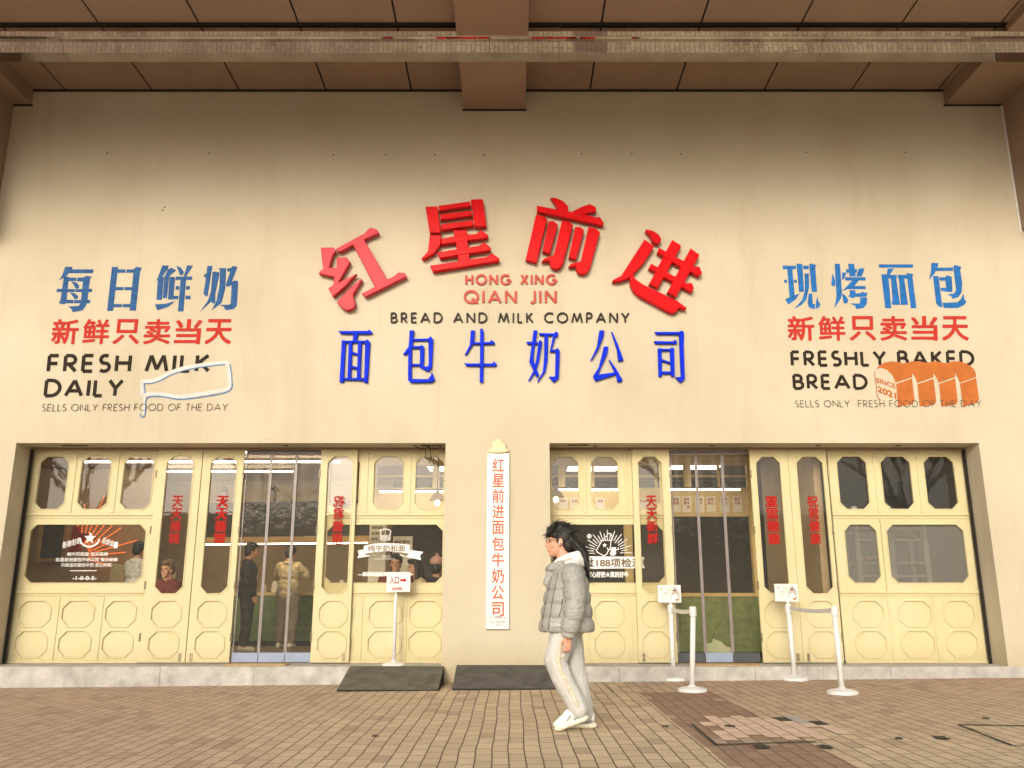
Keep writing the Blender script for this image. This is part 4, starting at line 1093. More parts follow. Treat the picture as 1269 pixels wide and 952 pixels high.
for txt_, BL, BR, TL, wt, mt, lab in (
    ('HONG XING', (403, 92), (852, 92), (403, 38), 0.185, 'coral', 'upper line of small coral red capital letters HONG XING on the wall'),
    ('QIAN JIN', (395, 184), (852, 184), (395, 116), 0.165, 'coral', 'lower line of coral red capital letters QIAN JIN on the wall'),
    ('BREAD AND MILK COMPANY', (36, 279), (1210, 279), (36, 226), 0.145, 'black_l', 'line of dark capital letters BREAD AND MILK COMPANY above the blue row')):
    t = thing('sign_lettering', lab, 'sign lettering', (0, WALL, 0))
    f = px_map(BL, BR, TL, fr, WALL - 0.025); asp = (BR[0] - BL[0]) / (BL[1] - TL[1])
    for ch, m_ in latin(txt_, f, WALL - 0.025, wt, asp, 0.02, 0.34 if len(txt_) > 10 else 0.26, 0.75):
        o = m_.build('letter', mt); o.parent = t; o.matrix_parent_inverse = Matrix.Translation((0, -WALL, 0))

# ------------------------------------------------------------------ STENCILLED WALL PAINTINGS
WP = WALL - 0.003
FH, FI, FJ, FK = (60, 320, 10.152), (180, 320, 10.152), (965, 320, 10.575), (1080, 320, 10.152)
ST_L = [(FH, [
  [(215,112),(302,115),(290,150),(210,240),(135,272),(170,235)], [(285,145),(568,145),(558,188),(265,188)],
  [(200,232),(262,240),(250,290),(228,530),(205,580),(150,570),(135,565),(155,530)], [(255,248),(350,250),(350,288),(250,288)],
  [(368,250),(455,245),(470,228),(545,235),(520,265),(490,530),(470,600),(430,655),(310,678),(290,635),(255,612),(380,605),(405,580),(415,520),(440,295),(365,288)],
  [(115,390),(340,395),(332,425),(103,425)], [(352,395),(550,390),(545,425),(348,425)], [(200,530),(318,530),(314,566),(190,566)], [(330,530),(528,530),(520,566),(326,566)],
  [(295,300),(350,308),(385,345),(380,380),(350,385),(325,345)], [(275,438),(330,445),(375,480),(365,510),(335,515),(310,480)]]),
 (FH, [
  [(802,115),(875,115),(812,662),(742,662)], [(1078,140),(1105,112),(1175,125),(1150,170),(1098,660),(1025,658)],
  [(868,145),(970,145),(965,182),(865,182)], [(990,145),(1080,145),(1078,182),(985,182)], [(845,368),(945,368),(942,402),(842,402)], [(962,368),(1060,368),(1058,402),(958,402)],
  [(820,582),(925,582),(920,616),(818,616)], [(940,582),(1030,582),(1028,616),(937,616)]]),
 (FI, [
  [(218,95),(295,98),(285,130),(215,230),(145,280),(165,240)], [(280,150),(330,125),(388,155),(300,225),(250,225),(275,175)],
  [(165,240),(235,240),(208,522),(145,522)], [(248,225),(300,225),(272,498),(225,500)], [(310,235),(375,245),(350,520),(290,518)],
  [(128,585),(250,578),(365,550),(290,610),(155,655)], [(398,102),(450,125),(485,180),(470,210),(440,212),(425,170)], [(530,95),(598,98),(510,235),(490,225)],
  [(390,235),(590,235),(585,272),(385,272)], [(450,250),(515,250),(478,668),(415,668)],
  [(388,355),(428,355),(425,395),(385,395)], [(520,355),(560,355),(555,395),(518,395)], [(362,478),(418,478),(412,515),(358,515)], [(512,478),(570,478),(566,515),(508,515)]]),
 (FI, [
  [(785,102),(845,102),(795,400),(780,485),(735,452),(760,300)], [(745,205),(790,205),(785,238),(742,238)],
  [(850,180),(880,172),(935,185),(920,260),(880,450),(880,560),(855,570),(830,545),(705,658),(790,540),(830,420)],
  [(930,130),(1015,130),(1005,380),(960,560),(845,650),(900,540),(940,330),(945,160)],
  [(1035,130),(1075,130),(1105,102),(1158,115),(1085,300),(1150,285),(1168,300),(1150,600),(1110,640),(1015,655),(990,610),(945,592),(1060,590),(1080,570),(1090,335),(1040,360),(1015,345),(1075,170),(1035,165)]])]
ST_R = [(FJ, [
  [(52,102),(220,105),(222,142),(60,145)], [(115,145),(175,145),(205,490),(145,520)], [(72,288),(105,288),(108,322),(75,322)], [(200,288),(232,288),(234,322),(205,322)],
  [(88,540),(200,495),(265,468),(220,540),(125,605)], [(235,78),(305,80),(328,440),(268,440)], [(318,105),(390,105),(390,145),(325,145)], [(402,85),(420,75),(490,95),(475,120),(498,440),(435,440)],
  [(340,205),(392,205),(395,380),(360,540),(300,610),(215,658),(310,550),(345,430)], [(395,468),(435,468),(445,600),(475,608),(472,665),(430,660),(395,635),(382,590)], [(490,580),(505,515),(520,575),(545,605),(525,645),(490,662)]]),
 (FJ, [
  [(735,78),(800,80),(825,440),(815,520),(735,645),(760,500)], [(705,210),(740,300),(735,360),(710,370),(690,345)], [(835,190),(888,195),(840,285),(830,270)],
  [(830,470),(870,490),(908,550),(895,590),(855,590)], [(912,78),(985,80),(1005,238),(930,235)], [(880,150),(1025,150),(1020,190),(890,190)], [(1055,138),(1120,140),(1085,238),(1020,238)],
  [(868,255),(1132,255),(1135,290),(875,292)], [(975,285),(1050,285),(990,365),(840,430)], [(930,370),(1135,370),(1135,405),(905,405)],
  [(930,425),(1000,425),(1005,465),(1075,465),(1085,445),(1160,462),(1145,505),(995,505),(975,525),(915,500),(935,480)], [(1070,520),(1155,520),(1150,600),(1110,650),(1020,665),(1000,620),(945,598),(1055,600),(1070,580)]]),
 (FK, [
  [(92,82),(518,82),(518,118),(98,118)], [(205,135),(275,135),(225,215),(195,215)], [(125,205),(195,210),(210,255),(245,628),(175,628)], [(180,215),(312,215),(315,255),(190,255)],
  [(245,250),(305,250),(355,585),(270,585)], [(345,250),(405,250),(455,585),(370,585)], [(330,215),(440,215),(450,190),(525,208),(510,230),(560,628),(495,628),(450,255),(335,255)],
  [(255,548),(340,550),(345,585),(262,585)]]),
 (FK, [
  [(755,65),(838,65),(825,125),(790,190),(728,268),(750,170)], [(815,125),(1022,122),(1022,158),(805,160)], [(1030,105),(1050,90),(1125,112),(1112,150),(1138,320),(1130,430),(1090,490),(1020,508),(1000,475),(960,460),(1040,448),(1065,400)],
  [(775,230),(838,230),(888,615),(850,610),(815,570)], [(852,245),(930,245),(945,220),(1005,238),(1015,422),(950,422),(872,408),(872,378),(940,378),(930,282),(860,282)],
  [(895,565),(1080,560),(1125,520),(1155,455),(1165,520),(1190,550),(1160,590),(1080,625),(908,625)]])]
def par(o, t): o.parent = t; o.matrix_parent_inverse = Matrix.Translation((0, -WALL, 0)); return o
def flat_poly(mb, pts, fr, Y, grow=0.0):
    x0, y0, s = fr
    L = [W(x0 + p[0] / s, y0 + p[1] / s, WALL) for p in pts]
    me = plate([L], 0.0, 0.0, grow); mb.merge_mesh(me, lambda p: (p[0], Y, p[1])); bpy.data.meshes.remove(me)
def painting(label, chars, mt, red_fr, red_c, lines):
    t = thing('wall_painting', label, 'painted sign', (0, WALL, 0), 0)
    for fr, polys in chars:
        mb = MB()
        for i, p in enumerate(polys): flat_poly(mb, p, fr, WP - 0.0004 * (i % 8), 0.0035)
        par(mb.build('blue_character', mt), t)
    BL, BR, TL = red_c
    n = 6; pitch = (BR[0] - BL[0]) / 5.86
    for i, ch in enumerate('新鲜只卖当天'):
        bl = (BL[0] + i * pitch, BL[1]); br = (bl[0] + pitch * 0.86, BL[1]); tl = (TL[0] + i * pitch, TL[1])
        mb = MB(); put_text(mb, ch, px_map(bl, br, tl, red_fr, WALL), WP, bold=0.017); par(mb.build('red_character', 'p_red'), t)
    for txt_, fr, BL, BR, TL, wt, mt2, gap, nm in lines:
        f = px_map(BL, BR, TL, fr, WALL); asp = (BR[0] - BL[0]) / (BL[1] - TL[1]); mb = MB()
        for ch, m_ in latin(txt_, f, WP - (0.006 if wt < 0.1 else 0.0), wt, asp, 0.0, gap, 0.5): par(m_.build(nm, mt2), t)
    return t
fl = (45, 430, 5.517); frr = (970, 425, 5.076)
tl_ = painting('painted stencil sign for fresh milk with a white bottle outline, left of the red arc', ST_L, 'p_blue_l', (30, 310, 4.14), ((137, 483), (1060, 483), (150, 355)), [
  ('FRESH MILK', fl, (68, 180), (1188, 178), (80, 48), 0.19, 'p_black', 0.17, 'black_letter'), ('DAILY', fl, (48, 347), (590, 347), (62, 217), 0.19, 'p_black', 0.16, 'black_letter'),
  ('SELLS ONLY FRESH FOOD OF THE DAY', fl, (38, 441), (1307, 437), (44, 392), 0.085, 'p_black2', 0.20, 'thin_letter')])
tr_ = painting('painted stencil sign for baked bread with an orange loaf, right of the red arc', ST_R, 'p_blue_r', (950, 310, 4.23), ((112, 475), (1060, 475), (108, 347)), [
  ('FRESHLY BAKED', frr, (52, 152), (1208, 150), (45, 48), 0.19, 'p_black', 0.17, 'black_letter'), ('BREAD', frr, (65, 297), (537, 297), (58, 195), 0.19, 'p_black', 0.17, 'black_letter'),
  ('SELLS ONLY  FRESH FOOD OF THE DAY', frr, (78, 406), (1250, 404), (74, 362), 0.085, 'p_black2', 0.20, 'thin_letter')])
# bottle outline
FM = (165, 440, 9.762)
def chaikin(p, k=2):
    for _ in range(k):
        q = [p[0]]
        for a, b_ in zip(p[:-1], p[1:]): q += [(0.75 * a[0] + 0.25 * b_[0], 0.75 * a[1] + 0.25 * b_[1]), (0.25 * a[0] + 0.75 * b_[0], 0.25 * a[1] + 0.75 * b_[1])]
        p = q + [p[-1]]
    return p
def pline(mb, pts, wd, fr, Y, sm=2):
    P_ = chaikin(pts, sm) if sm else pts
    Lp, Rp = ribbon(P_, wd); x0, y0, s = fr
    slab(mb, Lp, Rp, lambda a, b_: W(x0 + a / s, y0 + b_ / s, WALL), Y, 0)
    # turn to face the street
mb = MB()
pline(mb, [(112, 400), (105, 480), (130, 480), (200, 472), (300, 468), (400, 480), (500, 505), (620, 505), (800, 480), (1000, 445), (1120, 420), (1165, 400), (1170, 300), (1155, 180), (1150, 95), (1080, 92), (800, 128), (660, 148), (540, 180), (400, 245), (300, 295), (220, 320), (110, 318), (110, 350), (112, 402)], 46, FM, WP - 0.004)
pline(mb, [(140, 480), (140, 620), (125, 720)], 30, FM, WP - 0.0045, 1)
o = par(mb.build('bottle_outline', 'p_white'), tl_)
mb = MB()
pline(mb, [(150, 468), (135, 400), (138, 346), (180, 348), (250, 342), (350, 300), (450, 245), (560, 205), (660, 180), (800, 150), (1000, 125), (1115, 115)], 13, FM, WP - 0.005)
pline(mb, [(1172, 110), (1188, 200), (1198, 330)], 13, FM, WP - 0.005)
pline(mb, [(1205, 342), (1200, 400), (1150, 452), (1000, 485), (800, 515), (600, 540), (500, 535), (420, 512), (320, 503), (220, 503), (165, 522), (152, 560), (153, 640), (150, 715), (130, 758), (100, 750), (88, 715)], 14, FM, WP - 0.0055)
par(mb.build('bottle_blue_line', 'p_light'), tl_)  # light blue line of the painted bottle
# loaf
FL = (1075, 440, 8.752)
mb = MB()
for i, p in enumerate([
  [(75,185),(110,130),(180,85),(260,70),(330,75),(385,95),(480,70),(560,70),(640,85),(740,68),(850,92),(920,70),(1000,70),(1090,105),(1150,150),(1172,200),(1175,240),(1000,300),(985,260),(948,198),(948,240),(770,302),(755,260),(713,198),(715,240),(540,305),(520,250),(483,195),(482,242),(305,300),(270,220),(210,160),(140,138),(100,150)],
  [(310,315),(482,257),(510,500),(480,535),(330,560)], [(540,318),(716,260),(745,510),(720,540),(565,562)], [(775,315),(948,257),(978,510),(950,540),(800,562)], [(1003,311),(1176,252),(1208,480),(1190,520),(1035,560)]]):
    flat_poly(mb, p, FL, WP - 0.002 - 0.0003 * i)
pline(mb, [(76, 183), (82, 260), (95, 360), (103, 460), (140, 492)], 9, FL, WP - 0.002)
put_text(mb, 'SINCE', px_map((95, 298), (302, 368), (93, 245), FL, WALL), WP - 0.002, bold=0.02)
put_text(mb, '2021', px_map((108, 400), (312, 482), (105, 332), FL, WALL), WP - 0.002, bold=0.03)
par(mb.build('bread_loaf_painting', 'p_orange'), tr_)

# ------------------------------------------------------------------ PLAQUE between the openings
t = thing('wall_plaque', 'tall narrow white plaque with red characters between the two shop windows', 'sign', (-0.185, WALL, 0.67))
me = plate([rect(-0.15, 0.15, 0, 2.27)], 0.04, 0.004); mb = MB(); fn = on_plane(-0.045, 0.04); mb.merge_mesh(me, lambda p: fn(p)); mb.build('board', 'board', t)
for i, ch in enumerate('红星前进面包牛奶公司'):
    mb = MB(); zt = 2.20 - i * 0.207
    put_text(mb, ch, ident(-0.075, 0.08, zt - 0.178, zt), -0.048, bold=0.010); mb.build('character', 'rust_red', t)
mb = MB()
put_text(mb, '( 1005 )', ident(-0.09, 0.09, 0.125, 0.165), -0.048, bold=0.005)
put_text(mb, '2021 全新升级', ident(-0.095, 0.095, 0.08, 0.104), -0.048); put_text(mb, '上店', ident(-0.03, 0.03, 0.045, 0.07), -0.048)
mb.build('small_print', 'black_l', t)
t = thing('cloth_rosette', 'pale cream cloth rosette tied on top of the tall white plaque', 'ornament', (-0.185, WALL - 0.03, 2.945))
mb = MB().ell((0, -0.01, 0.03), (0.13, 0.045, 0.05)).ell((0.01, -0.012, 0.13), (0.055, 0.04, 0.06)).ell((-0.05, -0.01, 0.09), (0.04, 0.035, 0.07)).ell((0.07, -0.01, 0.085), (0.04, 0.035, 0.05))
mb.caps([((-0.12, -0.01, 0.01), 0.02), ((-0.05, -0.012, 0.06), 0.022), ((0.05, -0.012, 0.07), 0.022), ((0.13, -0.01, 0.03), 0.02)])
remesh(mb, 0.012, 2, 'cloth_knot', 'cloth', t)
# ------------------------------------------------------------------ loose cables under the soffit
def cable(pts, label):
    P_ = [(*p,) for p in pts]
    tag(MB().tube(P_, 0.006, 6).build('cable', 'dark', None, True), label, 'cable')
def wp(px, py, Y): X, Z = W(px, py, Y); return (X, Y, Z)
cable([wp(510, 551, 11.5), wp(522, 556, 11.5), wp(528, 557, 11.5), wp(527, 567, 11.5), wp(531, 570, 11.5), wp(535, 568, 11.5), wp(533, 559, 11.5), wp(532, 552, 11.5)], 'loose black cable looped down from the soffit above the cafe window')
cable([wp(525, 551, 11.52), wp(535, 557, 11.52), wp(545, 555, 11.52), wp(550, 550, 11.52)], 'short black cable sagging along the soffit at the corner by the wall')

# ------------------------------------------------------------------ RAMPS
def ramp(x0, x1, label, mt, yb=10.47, yt=WALL - 0.035, h=0.21):
    t = thing('ramp', label, 'ramp', ((x0 + x1) / 2, yb, gz((x0 + x1) / 2)), 0, 'rubber ramps at the doorstep'); l = (x1 - x0) / 2; d = yt - yb
    mb = MB(); n = 26
    mb.hexa([(-l, 0, 0), (l, 0, 0), (l, d, 0), (-l, d, 0)], [(-l, 0, 0.015), (l, 0, 0.015), (l, d, h), (-l, d, h)])
    body = mb.build('wedge', 'dark', t)
    mb = MB()
    for k in range(n):
        y0 = d * k / n + 0.003; y1 = d * (k + 1) / n - 0.003; z = lambda y: 0.015 + (h - 0.015) * y / d
        mb.hexa([(-l + 0.004, y0, z(y0) + 0.0005), (l - 0.004, y0, z(y0) + 0.0005), (l - 0.004, y1, z(y1) + 0.0005), (-l + 0.004, y1, z(y1) + 0.0005)],
                [(-l + 0.004, y0, z(y0) + 0.006), (l - 0.004, y0, z(y0) + 0.006), (l - 0.004, y1, z(y1) + 0.006), (-l + 0.004, y1, z(y1) + 0.006)])
    mb.build('tread', mt, t)
ramp(-2.05, -0.86, 'olive grey rubber ramp against the plinth under the cafe window', 'rubber')
ramp(-0.70, 0.53, 'dark grey rubber ramp against the wall below the white plaque', 'rubber2')

# ------------------------------------------------------------------ ENTRANCE SIGN STAND
X, Z = W(488, 820, 11.47)
t = thing('sign_stand', 'white floor stand with small entrance sign and red arrow on the plinth', 'sign stand', (X, 11.47, PL))
MB().lathe([(0.15, 0), (0.15, 0.012), (0.12, 0.028), (0.04, 0.045), (0.03, 0.06)], n=28).build('base', 'white', t, False)
MB().lathe([(0.024, 0.04), (0.024, 0.86), (0.018, 0.88), (0.010, 0.90), (0.010, 0.93)], n=16).build('pole', 'white', t, True)
bz, bh, bw = 0.92, 0.25, 0.155
brd = MB().box(-bw + 0.03, bw + 0.03, -0.012, 0.012, bz, bz + bh).build('sign_board', 'board', t)
mb = MB()
for q in ((-bw + 0.05, bw + 0.01, bz + 0.07, bz + 0.073), (-bw + 0.045, -bw + 0.048, bz + 0.03, bz + 0.225), (bw + 0.01, bw + 0.013, bz + 0.03, bz + 0.225), (-bw + 0.045, bw + 0.013, bz + 0.225, bz + 0.228)): mb.box(q[0], q[1], -0.014, -0.012, q[2], q[3])
mb.build('border', 'grey_l', brd)
mb = MB(); put_text(mb, '入口', ident(-0.085, 0.035, bz + 0.10, bz + 0.195), -0.015, bold=0.02)
mb.quad((0.05, -0.015, bz + 0.135), (0.10, -0.015, bz + 0.135), (0.10, -0.015, bz + 0.16), (0.05, -0.015, bz + 0.16)); mb.quad((0.10, -0.0155, bz + 0.118), (0.14, -0.0155, bz + 0.1475), (0.10, -0.0155, bz + 0.177))
put_text(mb, '此处排队', ident(-0.05, 0.09, bz + 0.02, bz + 0.058), -0.015, bold=0.02)
mb.build('lettering', 'vinyl_red', brd)

# ------------------------------------------------------------------ QUEUE POSTS
def queue_post(bp, tilt, sign, label, top=0.93):
    x, y = G(*bp); z = gz(x)
    t = thing('queue_post', label, 'queue post', (x, y, z), 0, 'white queue posts before the right doorway')
    MB().lathe([(0.165, 0.0), (0.168, 0.012), (0.165, 0.03), (0.12, 0.045), (0.05, 0.058), (0.034, 0.07)], n=14).build('base', 'white', t)
    tx = tilt
    MB().tube([(0, 0, 0.05), (tx, 0, top - 0.1)], 0.030, 18).build('post', 'white', t, True)
    MB().lathe([(0.036, top - 0.11), (0.040, top - 0.10), (0.040, top - 0.01), (0.034, top)], (tx, 0, 0), 18).build('head', 'white', t)
    if sign:
        mb = MB().box(-0.16 + tx, 0.14 + tx, -0.010, 0.010, top + 0.03, top + 0.25); mb.box(tx - 0.012, tx + 0.012, -0.006, 0.006, top - 0.01, top + 0.031)
        s_ = mb.build('sign_frame', 'board', t)
        b0 = top + 0.03
        mb = MB().use('paper'); mb.box(tx - 0.145, tx + 0.125, -0.0125, -0.0102, b0 + 0.015, b0 + 0.205)
        mb.use('grey_l')
        mb.box(tx - 0.13, tx + 0.01, -0.0135, -0.0127, b0 + 0.198, b0 + 0.201)
        for k in range(3): mb.box(tx - 0.125 + 0.02 * k, tx - 0.05 + 0.02 * k, -0.0135, -0.0127, b0 + 0.06 + 0.03 * k, b0 + 0.064 + 0.03 * k)
        put_text(mb, '鲜奶', ident(tx - 0.03, tx + 0.02, b0 + 0.13, b0 + 0.185), -0.0137)
        mb.use('vinyl_red'); star(mb, tx - 0.115, b0 + 0.17, 0.014, -0.0137); mb.box(tx - 0.10, tx - 0.03, -0.0135, -0.0127, b0 + 0.115, b0 + 0.120)
        mb.use('rack')
        mb.quad(*[(tx + 0.065 + 0.058 * a, -0.0130, b0 + 0.05 + 0.05 * c_) for a, c_ in ((-1, -0.5), (1, -0.5), (1, 1.4), (0.3, 2.9), (-0.4, 2.8), (-0.9, 1.2))])
        mb.use('vinyl_white'); mb.quad(*[(tx + 0.06 + 0.042 * a, -0.0136, b0 + 0.055 + 0.06 * c_) for a, c_ in ((-1, -0.5), (1, -0.5), (0.9, 0.4), (0.35, 0.85), (-0.35, 0.85), (-0.9, 0.4))])
        mb.use('skin'); mb.quad(*[(tx + 0.06 + 0.017 * math.cos(a), -0.0142, b0 + 0.132 + 0.022 * math.sin(a)) for a in [k * math.pi / 5 for k in range(10)]])
        mb.use('hair'); mb.quad(*[(tx + 0.06 + 0.021 * math.cos(a), -0.0147, b0 + 0.145 + 0.018 * math.sin(a)) for a in [k * math.pi / 8 for k in range(9)]])
        mb.use('p_orange'); mb.quad(*[(tx + 0.085 + 0.022 * a, -0.0147, b0 + 0.03 + 0.022 * c_) for a, c_ in ((-1, 0.6), (-0.7, -0.4), (0.7, -0.4), (1, 0.6))])
        mb.build('picture', None, s_)
    return t, Vector((x + tx, y, z + top - 0.05))
p1, h1 = queue_post((835, 843), 0.0, True, 'white queue post holding a picture sign, left of the right doorway curtain')
p2, h2 = queue_post((858, 857), 0.05, False, 'plain white queue post standing out from the right curtain, over the dark red pavers')
p3, h3 = queue_post((985, 843), -0.015, True, 'white queue post holding a picture sign, right of the right doorway curtain')
p4, h4 = queue_post((1044, 860), -0.01, False, 'plain white queue post farthest right, standing out from the yellow doors')
for t, a, b_ in ((p1, h1, h2), (p3, h3, h4)):
    o_ = Vector(t.location); a2 = a - o_; b2 = b_ - o_; d = (b2 - a2); n = 8; mb = MB()
    dv = d.normalized(); a2 = a2 + dv * 0.035; b2 = b2 - dv * 0.035
    pts = [a2.lerp(b2, k / n) - Vector((0, 0, 0.022 * math.sin(math.pi * k / n))) for k in range(n + 1)]
    sd_ = Vector((-dv.y, dv.x, 0)).normalized() * 0.002; vs_ = []; fs = []
    for p in pts: vs_ += [p + sd_ + Vector((0, 0, -0.024)), p - sd_ + Vector((0, 0, -0.024)), p - sd_ + Vector((0, 0, 0.024)), p + sd_ + Vector((0, 0, 0.024))]
    for k in range(n):
        for q in range(4): fs.append((4 * k + q, 4 * k + (q + 1) % 4, 4 * k + 4 + (q + 1) % 4, 4 * k + 4 + q))
    mb.add(vs_, fs); mb.build('belt', 'white', t)

# ------------------------------------------------------------------ PEOPLE
def head_shape(mb, c, f, s=1.0, up=Vector((0, 0, 1))):
    """skull, jaw, nose, lips, ears, brow; c = centre of the head, f = facing (unit)"""
    c = Vector(c); f = Vector(f).normalized(); l = up.cross(f).normalized()
    rot = Matrix((f, l, up)).transposed()
    P = lambda a, b_, z: c + (f * a + l * b_ + up * z) * s
    mb.ell(P(-0.012, 0, 0.03), (0.098 * s, 0.076 * s, 0.098 * s), rot)
    mb.ell(P(0.028, 0, -0.045), (0.066 * s, 0.058 * s, 0.080 * s), rot)
    mb.ell(P(0.062, 0, -0.098), (0.026 * s, 0.030 * s, 0.022 * s), rot)
    mb.cap(P(0.088, 0, 0.015), 0.010 * s, P(0.108, 0, -0.028), 0.013 * s)
    for q in (-1, 1): mb.ell(P(0.096, q * 0.012, -0.033), (0.010 * s, 0.009 * s, 0.008 * s), rot)
    mb.ell(P(0.088, 0, -0.060), (0.012 * s, 0.024 * s, 0.007 * s), rot); mb.ell(P(0.086, 0, -0.072), (0.012 * s, 0.021 * s, 0.007 * s), rot)
    for q in (-1, 1):
        mb.ell(P(0.074, q * 0.034, 0.024), (0.016 * s, 0.022 * s, 0.008 * s), rot)
        mb.ell(P(-0.005, q * 0.078, -0.012), (0.020 * s, 0.009 * s, 0.032 * s), rot)
        mb.ell(P(0.055, q * 0.042, -0.03), (0.026 * s, 0.02 * s, 0.024 * s), rot)
    mb.cap(P(-0.02, 0, -0.06), 0.052 * s, P(-0.05, 0, -0.19), 0.058 * s)
    return P
def hand(mb, wrist, d, palm_n, s=1.0, curl=0.5, thumb_side=1):
    """palm + five curled fingers; d = direction of the forearm, palm_n = direction the palm faces"""
    d = Vector(d).normalized(); n = (Vector(palm_n) - d * Vector(palm_n).dot(d)).normalized(); b = d.cross(n) * thumb_side
    w0 = Vector(wrist)
    for k, q in enumerate((-0.027, -0.009, 0.009, 0.027)):
        base = w0 + (d * 0.085 + b * q) * s
        mb.cap(w0 + (d * 0.01 + b * q * 0.7) * s, 0.014 * s, base, 0.012 * s)
        ln = (0.030, 0.038, 0.042, 0.036)[k] * s; p = base; a = 0.35 * curl
        for seg, r in ((1.0, 0.0092), (0.8, 0.0085), (0.6, 0.0078)):
            dd = d * math.cos(a) + n * math.sin(a); p2 = p + dd * ln * seg; mb.cap(p, r * s, p2, r * 0.93 * s, 10); p = p2; a += 0.95 * curl
    p = w0 + (d * 0.03 + b * 0.030 + n * 0.01) * s; dd = (d * 0.7 + b * 0.45 + n * 0.5).normalized()
    p2 = p + dd * 0.04 * s; mb.cap(p, 0.013 * s, p2, 0.0105 * s, 10); p3 = p2 + (d * 0.9 + n * 0.4).normalized() * 0.032 * s; mb.cap(p2, 0.0105 * s, p3, 0.009 * s, 10)
# the man walking past (local x = forward, y = his left, z = up)
PX, PYY = 0.505, 7.5
man = thing('person', 'person in a grey puffer jacket and pale trousers walking left past the shop', 'person', (PX, PYY, gz(PX)), math.pi)
HEAD = V((0.095, 0, 1.545))
mb = MB(); Pf = head_shape(mb, HEAD, (1, 0.06, -0.10), 1.06)
mb.caps([((0.03, 0, 1.37), 0.06), ((0.01, 0, 1.28), 0.11), ((0.03, 0, 1.05), 0.13), ((0.02, 0, 0.88), 0.13)])
for q in (-1, 1): mb.caps([((0.01, q * 0.09, 1.30), 0.06), ((0.0, q * 0.19, 1.24), 0.055), ((-0.005, q * 0.25, 0.99), 0.045), ((0.04, q * 0.235, 0.80), 0.030), ((0.045, q * 0.23, 0.755), 0.026)])
for q in (-1, 1): hand(mb, (0.045, q * 0.23, 0.755), (0.06, 0, -1), (0.35, -q, 0), 0.88, 0.75, -q)
mb.caps([((0.03, 0.09, 0.86), 0.10), ((0.155, 0.09, 0.545), 0.06), ((-0.055, 0.09, 0.17), 0.042)])
mb.caps([((0.02, -0.09, 0.86), 0.10), ((-0.02, -0.09, 0.50), 0.06), ((-0.10, -0.09, 0.09), 0.042)])
mb.caps([((-0.055, 0.095, 0.17), 0.036), ((-0.02, 0.095, 0.115), 0.026), ((0.05, 0.095, 0.085), 0.018)]); mb.caps([((-0.10, -0.095, 0.10), 0.034), ((-0.02, -0.095, 0.065), 0.022)])
remesh(mb, 0.0055, 2, 'body', 'skin', man)
# jacket: quilted trunk and sleeves
mb = MB()
def loft(mb, rows, n=36):        # rows of (z, front x, back x, half width)
    vs_ = []; fs = []
    for z, fx, bx, wy in rows:
        cx = (fx + bx) / 2; rx = (fx - bx) / 2
        for k in range(n):
            a = 2 * math.pi * k / n; ca, sa = math.cos(a), math.sin(a)
            vs_.append((cx + rx * math.copysign(abs(ca) ** 0.85, ca), wy * math.copysign(abs(sa) ** 0.85, sa), z))
    for j_ in range(len(rows) - 1):
        for k in range(n): fs.append((j_ * n + k, j_ * n + (k + 1) % n, (j_ + 1) * n + (k + 1) % n, (j_ + 1) * n + k))
    fs.append(tuple(range(n - 1, -1, -1))); fs.append(tuple((len(rows) - 1) * n + k for k in range(n)))
    return mb.add(vs_, fs)
keyr = [(0.785, 0.275, -0.195, 0.225), (0.90, 0.258, -0.178, 0.235), (1.02, 0.235, -0.165, 0.235), (1.14, 0.21, -0.155, 0.228), (1.24, 0.175, -0.14, 0.205), (1.30, 0.13, -0.115, 0.17), (1.345, 0.085, -0.085, 0.11)]
def lerp_rows(z):
    for a, b_ in zip(keyr[:-1], keyr[1:]):
        if z <= b_[0]:
            t_ = (z - a[0]) / (b_[0] - a[0]); return [a[k] + (b_[k] - a[k]) * t_ for k in range(4)]
    return list(keyr[-1])
rows = []
for k in range(61):
    z = 0.785 + 0.56 * k / 60; q = lerp_rows(z); ph = ((z - 0.785) / 0.115) % 1.0
    bl = 0.024 * (math.sin(math.pi * ph) ** 0.42) - 0.014
    if z > 1.27: bl *= max(0, (1.345 - z) / 0.075)
    rows.append((z, q[1] + bl, q[2] - bl, q[3] + bl))
loft(mb, rows)
mb.caps([((0.085, 0.085, 1.345), 0.034), ((0.165, 0.05, 1.315), 0.036), ((0.185, 0.0, 1.30), 0.034), ((0.165, -0.05, 1.315), 0.036), ((0.085, -0.085, 1.345), 0.034)])   # collar
mb.caps([((0.175, 0.03, 1.275), 0.03), ((0.215, 0.035, 1.19), 0.026)])
for q in (1, -1):
    cl = [V((0.0, q * 0.165, 1.28)), V((-0.012, q * 0.225, 1.18)), V((-0.02, q * 0.262, 1.05)), V((0.0, q * 0.265, 0.92)), V((0.03, q * 0.252, 0.815)), V((0.043, q * 0.24, 0.755))]
    rr = [0.090, 0.094, 0.086, 0.080, 0.070, 0.052]; pts = []; rs = []
    for i in range(5):
        for k in range(12):
            t_ = k / 12; s_ = (i + t_) * 0.9; pts.append(cl[i].lerp(cl[i + 1], t_))
            rs.append(rr[i] + (rr[i + 1] - rr[i]) * t_ + (0.020 * (math.sin(math.pi * ((s_ + 0.1) % 1.0)) ** 0.42) - 0.013) * min(1, (i + t_) * 1.2))
    pts.append(cl[5]); rs.append(rr[5]); mb.tube(pts, rs, 22); mb.ell(cl[0], (0.085, 0.085, 0.075))
jk = remesh(mb, 0.006, 1, 'jacket', 'puffer', man, 0.4, 0.0035, 0.045, 2.2)
from mathutils.bvhtree import BVHTree      # placket and pocket seams laid on the cloth
bv = BVHTree.FromPolygons([v.co for v in jk.data.vertices], [tuple(p.vertices) for p in jk.data.polygons])
mb = MB()
